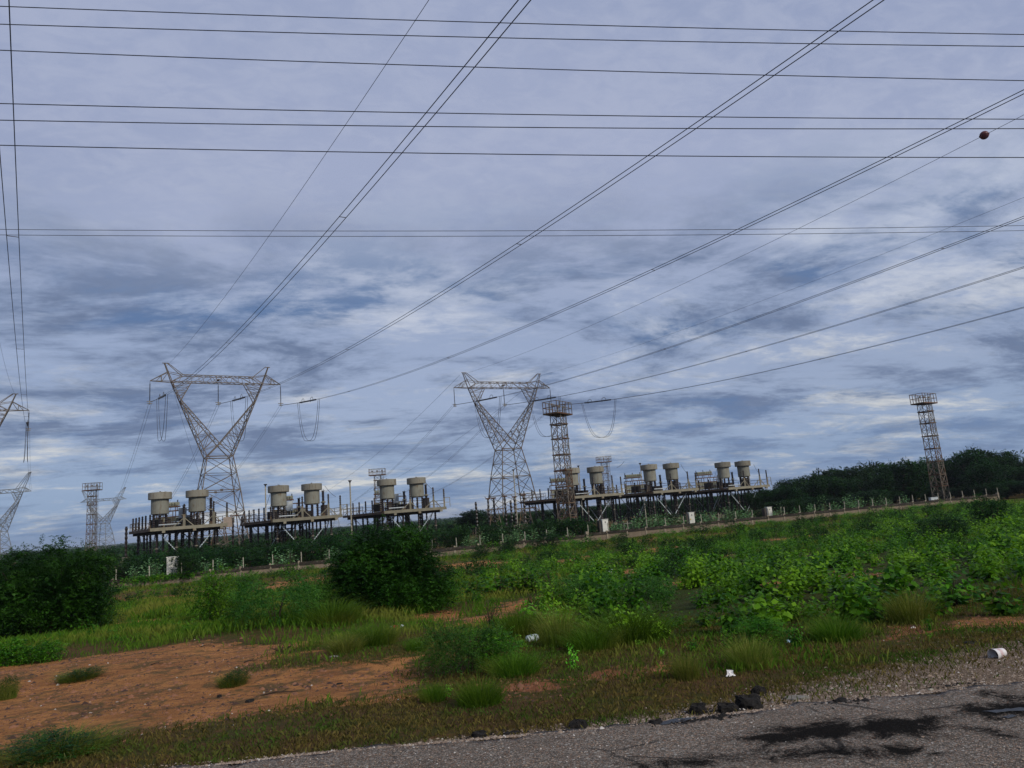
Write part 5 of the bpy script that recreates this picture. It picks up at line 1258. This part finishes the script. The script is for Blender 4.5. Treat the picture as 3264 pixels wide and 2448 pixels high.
def choose_wall(r_, n):
    s_ = r_.uniform(2, 150, n); k = np.sin(s_*.9)+np.sin(s_*.37+1)+r_.normal(0, .8, n) > -.4; s_ = s_[k]; o_ = -.25-r_.exponential(.5, len(s_))
    x = wall.location.x+WU.x*s_+WN.x*o_; y = wall.location.y+WU.y*s_+WN.y*o_
    return x, y, r_.uniform(.35, 1.05, len(s_))
scatter_leafy(330, choose_wall, L_MID, 'wall_foot_weeds', 'ragged weeds growing along the foot of the concrete wall', pr_low, 1.0, 12)
n = 30000; s_ = RNG.uniform(0, 152, n); o_ = -.1-RNG.exponential(.7, n); x = wall.location.x+WU.x*s_+WN.x*o_; y = wall.location.y+WU.y*s_+WN.y*o_
tag(blades(x, y, RNG.uniform(.15, .5, n)*(.5+.6*clumpy(x, y, .5)), RNG.uniform(.05, .09, n), .5, RNG, L_GOLD, 'dry_grass_fringe'), 'dry yellowish grass fringe at the foot of the concrete wall', 'grass', kind='stuff')

# vine over the wall coping
vr = np.random.default_rng(33); Vs = []
for s0, n_, sp in ((26.2, 170, 4.2), (23.5, 60, 2.2), (9, 40, 2), (62, 30, 1.4), (71.5, 20, 1)):
    u_ = vr.normal(0, sp/2, n_); pp = np.stack([wall.location.x+WU.x*(s0+u_), wall.location.y+WU.y*(s0+u_)-.15, -2.5+1.0-np.abs(vr.normal(0, .22, n_))+.08], 1)
    D_ = rdir(vr, n_*8, -.1); S_ = nrm(np.cross(D_, rdir(vr, n_*8))); q = np.repeat(pp, 8, 0)+vr.normal(0, .13, (n_*8, 3)); q[:, 1] = np.minimum(q[:, 1], np.repeat(pp[:, 1], 8)+.1)
    Vs.append(kites(q, D_, S_, np.full(n_*8, .16), np.full(n_*8, .12)))
o = link('creeping_vine', kmesh('creeping_vine', Vs, L_MID)); tag(o, 'green creeper draped over the wall coping below the leftmost and second platforms', 'creeper')

# --- woodland trees
def tree_parts(seed, h=9., w=8.):
    r_ = np.random.default_rng(seed); lb = [(0, 0, h*.62, w*.26, .8)]
    for k in range(30):
        a = r_.uniform(0, 6.28); q = r_.uniform(.3, 1); R_ = r_.uniform(.08, .17)*w
        lb.append((math.cos(a)*(w/2-R_)*q, math.sin(a)*(w/2-R_)*q, h*(r_.uniform(.32, .92))-R_*.4*(1), R_, .8))
    V = [sprays(r_, lb, 760, .7, 6, .40, .25, .15, .45, .35)]
    V.append(sprays(r_, lb, 110, 1.5, 7, .28, .14, .3, .9, .8))
    mb = MB(); mb.tube([(0, 0, -.3), (.15, .05, h*.25), (0, .1, h*.55)], [.26, .18, .10], 6, False)
    for k in range(6):
        a = r_.uniform(0, 6.28); mb.tube([(0.1, 0, h*.22), (math.cos(a)*w*.14, math.sin(a)*w*.14, h*.42), (math.cos(a)*w*.3, math.sin(a)*w*.3, h*.68)], [.12, .08, .03], 4, False)
    return [('crown', kmesh('crown', V, L_TREE)), ('trunk', mb.mesh('trunk', M_BARK))]
TR = [tree_parts(200+k) for k in range(5)]
SIL = [(1380, 1668), (1450, 1662), (1490, 1638), (1530, 1627), (1580, 1642), (1650, 1638), (1750, 1622), (1900, 1610), (2100, 1592), (2300, 1578), (2430, 1560), (2500, 1535), (2560, 1520), (2640, 1490), (2700, 1494), (2760, 1482), (2830, 1479), (2900, 1464), (2960, 1470), (3020, 1466), (3070, 1442), (3110, 1438), (3145, 1463), (3190, 1447), (3230, 1460), (3300, 1462), (3500, 1460), (3900, 1440)]
SX = [s_[0] for s_ in SIL]; SY = [s_[1] for s_ in SIL]
tr = np.random.default_rng(77)
def tree(px, ty, Y, i, w_=None):
    T = at(px, ty, Y); h = T[2]+2.5; sx_ = (w_ or h*tr.uniform(.85, 1.15)*.9)/8
    o = put('woodland_tree', TR[i % 5], (T[0], T[1], -2.6), tr.uniform(0, 6), (sx_*1.15, sx_*1.15, h/8.2)); return o
i = 0
for px in np.arange(1400, 3900, 34):
    Y = 205 if px < 2350 else (170 if px < 2500 else 158)
    Y += tr.uniform(-8, 22); ty = float(np.interp(px, SX, SY))+tr.uniform(-1, 9); o = tree(px, ty, Y, i); i += 1
    reg(o, 'treetop', 'on the wood skyline '+wz(px).replace('below', 'behind'), px, 'tree', 'trees of the dark wood')
for px in np.arange(1480, 3800, 40):
    hz = 1768-.08*px; ty = hz-(hz-float(np.interp(px, SX, SY)))*.55+6; Y = (180 if px < 2400 else 143)+tr.uniform(-5, 10); Y += 22 if 2820 < px < 3120 else 0; o = tree(px+tr.uniform(-12, 12), ty+tr.uniform(-6, 6), Y, i); i += 1
    reg(o, 'lower tree', 'in the wood '+wz(px).replace('below', 'behind'), px, 'tree', 'trees of the dark wood')
for px in np.arange(2480, 3700, 52):
    hz = 1768-.08*px; Y = (133 if not 2820 < px < 3120 else 152)+tr.uniform(-2, 5); o = tree(px+tr.uniform(-12, 12), hz+24+tr.uniform(-8, 10), Y, i, 6.5); i += 1
    reg(o, 'bushy small tree', 'before the wood '+wz(px), px, 'tree', 'trees of the dark wood')
o = tree(1510, 1628, 190, 2, 9.5); tag(o, 'rounded lone tree crown rising left of the right tower base', 'tree')
for px, ty, lb in ((2640, 1487, 'pale topped tree forming the first peak of the wood right of the platforms'), (3105, 1436, 'tallest tree crown of the skyline right of the lone mast'), (3190, 1446, 'flat topped tree near the right edge of the skyline')):
    o = tree(px, ty, 160, i, 8.5); i += 1; tag(o, lb, 'tree')

# --- far off bush land (uncountable) and hills
def farwood():
    r_ = np.random.default_rng(55); n = 5200
    Y = 118+r_.power(.75, n*3)*1500; u_ = r_.uniform(-1, 1, n*3); x = u_*(20+Y*.95)
    X_, _ = proj(np.stack([x, Y, np.full(n*3, -2.5)], 1))
    # keep clear of the electrical yard itself
    yard = (Y < 150+.35*x) & (x > -75) & (x < 70)
    k = (~yard) & (Y > 125+.42*x); x, Y = x[k][:n], Y[k][:n]; n = len(x)
    R_ = r_.uniform(1.3, 2.7, n)*(1+Y/1800); H_ = r_.uniform(1.6, 3.6, n)*(1+Y/2500)
    m_ = 22; d = rdir(r_, n*m_, .25).reshape(n, m_, 3); q = r_.uniform(.5, 1, (n, m_, 1))
    C_ = np.stack([x, Y, gz(x, Y)+H_*.5], 1)[:, None]
    P_ = C_+d*q*np.stack([R_, R_, H_*.55], 1)[:, None]
    D_ = rdir(r_, n*m_); S_ = nrm(np.cross(D_, rdir(r_, n*m_))); sz_ = np.repeat(.6+.35*Y/400, m_)*r_.uniform(.6, 1.2, n*m_)
    return kmesh('far_woodland', [kites(P_.reshape(-1, 3)-D_*sz_[:, None]*.5, D_, S_, sz_*1.5, sz_*1.1)], L_FAR)
o = link('far_woodland', farwood()); tag(o, 'flat bush land stretching beyond the yard to the horizon', 'woodland', kind='stuff')
def hillz(X, Y):
    q = np.clip((Y-1300)/700, 0, 1); q = q*q*(3-2*q)
    hh = 3.2+2.2*np.sin(X*.0019+1.)+1.6*np.sin(X*.0051)+1.0*np.sin(X*.013+2)
    bump = .9*np.sin(X*.11+Y*.05)*np.sin(X*.047-Y*.09)+.7*np.sin(X*.23+1)
    return -3.5+q*(hh+2.2)+q*bump+np.clip((Y-2500)/4000, 0, 1)*8
hy = np.geomspace(1100, 7000, 60); hu = np.linspace(-1, 1, 900)
M_HILL = surf('distant_scrub_cover', (.018, .045, .018), (.035, .07, .026), .05, .95, 0, (.05, .07, .035), .01, .5, .7, .0, coord='Object')
hl = grid_mesh('hills', hy, hu, lambda y: y*1.25, hillz, M_HILL, {}); tag(hl, 'low wooded hills along the horizon', kind='structure')

# --- dead twigs
def twigs(px, py, wpx, hpx, lb, seed, n=12):
    P_ = gnd(px, py); m_ = P_[1]/FPX; r_ = random.Random(seed); o = empty('dead_shrub', (P_[0], P_[1], P_[2]-.02)); W_, H_ = wpx*m_, hpx*m_
    for k in range(n):
        a = r_.uniform(0, 6.28); q = r_.uniform(.2, 1); mb = MB(); e = Vector((math.cos(a)*W_/2*q, math.sin(a)*W_/3*q, H_*r_.uniform(.4, 1))); mid = e*.5+Vector((0, 0, H_*.08))
        mb.tube([(0, 0, 0), mid, e], [.014, .009, .003], 4, False)
        for j in range(4):
            b0 = mid.lerp(e, r_.random()); mb.tube([b0, b0+Vector((r_.uniform(-.2, .2), r_.uniform(-.2, .2), r_.uniform(0, .22)))*min(1, H_)], [.006, .002], 3, False)
        mb.build('branch', M_DEAD, o)
    tag(o, lb, 'dead shrub')
twigs(1565, 1992, 110, 60, 'leaning bare dark twigs on the orange track, left of the brightest plant', 1, 14)
twigs(1758, 1930, 60, 110, 'upright bare dark branches behind the brightest leafy plant', 2, 12)
twigs(895, 2080, 90, 35, 'low bare twigs on the right edge of the dirt', 3, 10)
twigs(130, 2385, 180, 60, 'bare twigs arching over the weeds at bottom left', 4, 12)
twigs(1700, 1955, 50, 70, 'thin bare branches between the two bare shrubs', 5, 7)
def stick(px, py, ln, rz, lb, nm='fallen_branch'):
    P_ = gnd(px, py); m_ = P_[1]/FPX; L__ = ln*m_; mb = MB(); mb.tube([(-L__/2, 0, .02), (-L__*.1, L__*.04, .04), (L__/2, -L__*.03, .03)], [.012, .010, .005], 4); mb.tube([(0, 0, .03), (L__*.25, L__*.12, .07)], [.007, .003], 3)
    o = mb.build(nm, M_DEAD, None, (P_[0], P_[1], P_[2])); o.rotation_euler.z = rz; tag(o, lb, 'branch')
stick(890, 2215, 110, .1, 'long thin fallen branch on the dirt near its right end'); stick(800, 2112, 40, .3, 'short dark stick near the top of the dirt patch'); stick(500, 2120, 36, .1, 'short stick in the middle of the dirt patch'); stick(660, 2062, 40, 0, 'dark stick at the far edge of the dirt patch')

# ================================================================== BROKEN ASPHALT AND LITTER
def lump(px, py, wpx, hpx, lb, seed, mt=M_ASPH, name='asphalt_lump', flat=False, cat='asphalt lump'):
    P_ = gnd(px, py); m_ = math.hypot(P_[1], 2)/FPX; r_ = np.random.default_rng(seed); q_s = .85 if mt is M_ASPH else 1; W_, H_ = wpx*m_*q_s, hpx*m_*q_s*.8
    nu, nv = 22, 11; V = []; F = []
    ph = r_.uniform(0, 6.28, 12)
    for j in range(nv):
        v_ = j/(nv-1)*math.pi/2*(1.0)
        for i_ in range(nu):
            u_ = i_/nu*2*math.pi; d = (1+.10*math.sin(2*u_+ph[0])+.07*math.sin(3*u_+ph[1]+3*v_)+.06*math.sin(7*u_+ph[2]+6*v_)+r_.normal(0, .06))/max(.62, (abs(math.cos(u_+ph[4]))**3+abs(math.sin(u_+ph[4]))**3)**.33)
            cz = min(.92+.1*r_.random(), math.sin(v_)**.7*(1.25+.25*math.sin(u_+ph[5]))) if not flat else min(1, math.sin(v_)*1.6)
            V.append((math.cos(u_)*math.cos(v_)**.5*d*W_/2*(.9 if not flat else 1), math.sin(u_)*math.cos(v_)*d*W_*.38, cz*H_*(1+.12*math.sin(2*u_+ph[3]))-.01))
    for j in range(nv-1):
        for i_ in range(nu):
            a = j*nu+i_; b_ = j*nu+(i_+1) % nu; F.append((a, b_, b_+nu, a+nu))
    me = bpy.data.meshes.new(name); me.from_pydata(V, [], F); me.materials.append(mt); me.update()
    o = link(name, me, None, (P_[0], P_[1], P_[2])); o.rotation_euler.z = r_.uniform(-.2, .2); tag(o, lb, cat, 'lumps of broken asphalt at the road edge' if mt is M_ASPH else None); return o
lump(1527, 2352, 58, 30, 'asphalt lump at the road edge, leftmost of the row', 1); lump(1632, 2340, 56, 14, 'flat asphalt lump right of the leftmost one', 2); lump(1842, 2322, 60, 38, 'squat asphalt lump alone in the middle of the road edge', 3)
lump(2090, 2312, 50, 26, 'asphalt lump at the left end of the edge puddle', 4); lump(2225, 2272, 60, 40, 'rounded asphalt lump right above the edge puddle', 5); lump(2320, 2270, 70, 38, 'asphalt lump left of the biggest one', 6)
lump(2390, 2255, 95, 52, 'biggest asphalt lump of the row', 7); lump(2418, 2212, 48, 34, 'asphalt lump behind the biggest one', 8); lump(2084, 2200, 22, 9, 'small black lump alone on the turf', 9); lump(2270, 2217, 26, 10, 'small dark lump on the turf left of the stone slab', 10)
lump(2680, 2240, 50, 20, 'dark asphalt lump at the gravel near the right', 11); lump(3030, 2190, 40, 12, 'low dark lump on the gravel right of the white stone', 12); lump(3100, 2052, 60, 12, 'flat dark clod on the turf left of the cup', 13); lump(2280, 2292, 60, 18, 'low rubble between the two left lumps near the biggest', 14)
lump(795, 2240, 34, 16, 'reddish dark clod on the dirt by the fallen branch', 15); lump(700, 2225, 18, 16, 'small dark clod under the tuft on the dirt', 16); lump(1082, 2182, 24, 10, 'small dark clod at the right end of the dirt', 17)
lump(2542, 2228, 58, 12, 'flat pale grey stone slab on the gravel', 20, M_SLAB, 'stone_slab', True, 'stone'); lump(2968, 2203, 18, 11, 'pale pinkish stone on the gravel', 21, M_POST, 'pale_stone', False, 'stone'); lump(1065, 2095, 26, 7, 'flat pale stone near the right edge of the dirt', 22, M_SLAB, 'pale_stone', True, 'stone')
lump(1372, 2216, 14, 8, 'small white stone left of the tiny seedling', 23, M_WHITE, 'pale_stone', False, 'stone'); lump(1422, 2220, 12, 6, 'smaller white stone below the tiny seedling', 24, M_WHITE, 'pale_stone', False, 'stone'); lump(1598, 1998, 13, 6, 'white scrap like stone near the leaning twigs', 25, M_WHITE, 'pale_stone', False, 'stone')
rr_ = np.random.default_rng(91); cs = [gnd(*p)[:2] for p in ((1527, 2352), (1632, 2340), (1842, 2322), (2090, 2312), (2225, 2272), (2320, 2270), (2390, 2255), (2418, 2212), (2680, 2240), (2280, 2292), (3030, 2190))]
q_ = np.concatenate([np.stack([rr_.normal(c_[0], .16, 90), rr_.normal(c_[1], .07, 90)], 1) for c_ in cs])
tag(stones(q_, np.clip(rr_.lognormal(-4.2, .5, len(q_)), .006, .04), np.where(q_[:, 1] < edge_y(q_[:, 0]), .006, gz(q_[:, 0], q_[:, 1])), rr_, M_ASPH, 'asphalt_crumbs'), 'dark crumbs of broken asphalt around the lumps at the road edge', 'rubble', kind='stuff')
M_PLAS = surf('clear_dull_plastic', (.22, .27, .26), (.34, .39, .38), 12, .3); M_REDL = surf('red_bottle_label', (.42, .03, .04), (.36, .03, .04), 12, .5); M_CUP = surf('white_paper_cup', (.62, .60, .60), (.70, .68, .67), 12, .6); M_BLUEP = surf('light_blue_plastic', (.30, .46, .62), (.36, .52, .68), 12, .5)
# crumpled bottle with red label
P_ = gnd(1265, 2005); o = empty('plastic_bottle', (P_[0], P_[1], P_[2]+.05), .15)
MB().tube([(-.16, 0, 0), (-.10, 0, 0), (-.05, 0, 0)], [.035, .045, .045], 10).tube([(.04, 0, 0), (.12, 0, .005), (.17, 0, .01), (.20, 0, .01)], [.045, .044, .02, .014], 10).build('bottle_body', M_PLAS, o)
MB().tube([(-.10, 0, 0), (.03, 0, 0)], [.048, .048], 10).build('label_band', M_REDL, o); MB().tube([(.20, 0, .01), (.225, 0, .01)], [.017, .017], 8).build('cap', M_WHITE, o); o.scale = (.95,)*3
tag(o, 'discarded plastic bottle with a red label on the grass below the central bush', 'bottle')
P_ = gnd(1695, 2047); o = empty('plastic_jug', (P_[0], P_[1], P_[2]+.06), .3)
MB().tube([(-.12, 0, 0), (-.08, 0, 0), (.08, 0, .01), (.13, 0, .03)], [.03, .07, .075, .05], 10).build('jug_body', M_PLAS, o); MB().tube([(.13, 0, .03), (.17, 0, .05)], [.025, .02], 8).build('neck', M_PLAS, o)
tag(o, 'cloudy plastic container lying in the grass left of the golden tuft', 'container')
# white cup lying on its side, open end to the left
P_ = gnd(3186, 2096); o = empty('paper_cup', (P_[0], P_[1], P_[2]+.045), .35)
b = MB(); n_ = 20; prof = [(.052, -.075), (.038, .06)]
pts = [(-.075, 0, 0), (.06, 0, .005)]
b.tube(pts, [.052, .038], n_, False); b.tube([(.058, 0, .005), (-.06, 0, 0)], [.034, .048], n_, False); b.build('cup_wall', M_CUP, o)
b = MB(); b.tube([(-.078, 0, 0), (-.073, 0, 0)], [.055, .055], n_, False); b.build('rim', M_CUP, o)
MB().tube([(.056, 0, .005), (.062, 0, .005)], [.037, .037], n_).build('base_disc', M_REDL, o); MB().tube([(-.03, 0, .001), (.02, 0, .003)], [.0485, .0425], n_, False).build('print_band', surf('faded_pink_print', (.52, .36, .36), (.62, .58, .57), 25, .6), o)
o.scale = (1.25, 1.25, 1.25); tag(o, 'white paper cup with faded red print lying on the gravel at right', 'cup')
def sheet(px, py, wpx, hpx, mt, lb, nm, cat, seed):
    P_ = gnd(px, py); m_ = math.hypot(P_[1], 2)/FPX; W_, H_ = wpx*m_, hpx*m_; r_ = random.Random(seed); n_ = 5; V = []; F = []
    for lay in (0, 1):
        for j in range(n_):
            for i_ in range(n_):
                rr = random.Random(seed*100+j*n_+i_)
                V.append(((i_/(n_-1)-.5)*W_*(1-.4*j/(n_-1))+rr.uniform(-.1, .1)*W_, (j/(n_-1)-.5)*W_*.5+rr.uniform(-.1, .1)*W_, H_*(j/(n_-1))*rr.uniform(.6, 1.1)+.004*lay+.005))
    for j in range(n_-1):
        for i_ in range(n_-1):
            a = j*n_+i_; F.append((a, a+1, a+1+n_, a+n_)); a += n_*n_; F.append((a+n_, a+1+n_, a+1, a))
    me = bpy.data.meshes.new(nm); me.from_pydata(V, [], F); me.materials.append(mt); o = link(nm, me, None, (P_[0], P_[1], P_[2]+.01)); tag(o, lb, cat); return o
sheet(2328, 2158, 26, 18, M_CUP, 'crumpled white paper scrap between the two pale grass tufts', 'paper_scrap', 'litter', 1); sheet(2517, 2050, 20, 8, M_BLUEP, 'light blue plastic scrap under the drooping heart leaved plant', 'plastic_scrap', 'litter', 2)
sheet(2078, 2022, 18, 10, M_PLAS, 'clear crumpled plastic under the wide grassy mound', 'plastic_scrap', 'litter', 3); sheet(1950, 1824, 22, 8, M_PLAS, 'pale plastic scrap in the weeds at centre right', 'plastic_scrap', 'litter', 4)

# ------------------------------------------------------------------ labels that depend on neighbours
ON = ['', 'second', 'third', 'fourth', 'fifth', 'sixth', 'seventh', 'eighth', 'ninth', 'tenth', 'eleventh', 'twelfth', 'thirteenth', 'fourteenth', 'fifteenth', 'sixteenth', 'seventeenth', 'eighteenth', 'nineteenth', 'twentieth', 'twenty first', 'twenty second', 'twenty third', 'twenty fourth', 'twenty fifth', 'twenty sixth', 'twenty seventh', 'twenty eighth', 'twenty ninth', 'thirtieth']+['thirty %s' % w for w in ('first', 'second', 'third', 'fourth', 'fifth', 'sixth', 'seventh', 'eighth')]
from collections import defaultdict
dd_ = defaultdict(list)
for r_ in REG: dd_[(r_[1], r_[2])].append(r_)
for (kd, zn), L__ in dd_.items():
    L__.sort(key=lambda r_: r_[3])
    for i, r_ in enumerate(L__):
        if len(L__) == 1: r_[0]['label'] = 'only '+kd+' '+zn
        elif i == 0: r_[0]['label'] = 'leftmost '+kd+' '+zn
        elif i == len(L__)-1: r_[0]['label'] = 'rightmost '+kd+' '+zn
        else: r_[0]['label'] = ON[i]+' '+kd+' from the left '+zn

# ================================================================== AIR
m, t = mat('thin_haze'); pv = t.new('ShaderNodeVolumePrincipled'); pv.inputs['Color'].default_value = (.72, .80, .92, 1); pv.inputs['Density'].default_value = .00011; pv.inputs['Anisotropy'].default_value = .2
om_ = t.new('ShaderNodeOutputMaterial'); t.l.new(pv.outputs[0], om_.inputs['Volume'])
hz = MB().box((0, 4400, 28), (19600, 9600, 70)).build('haze', m); tag(hz, 'thin bluish haze over the far bush land', kind='stuff')
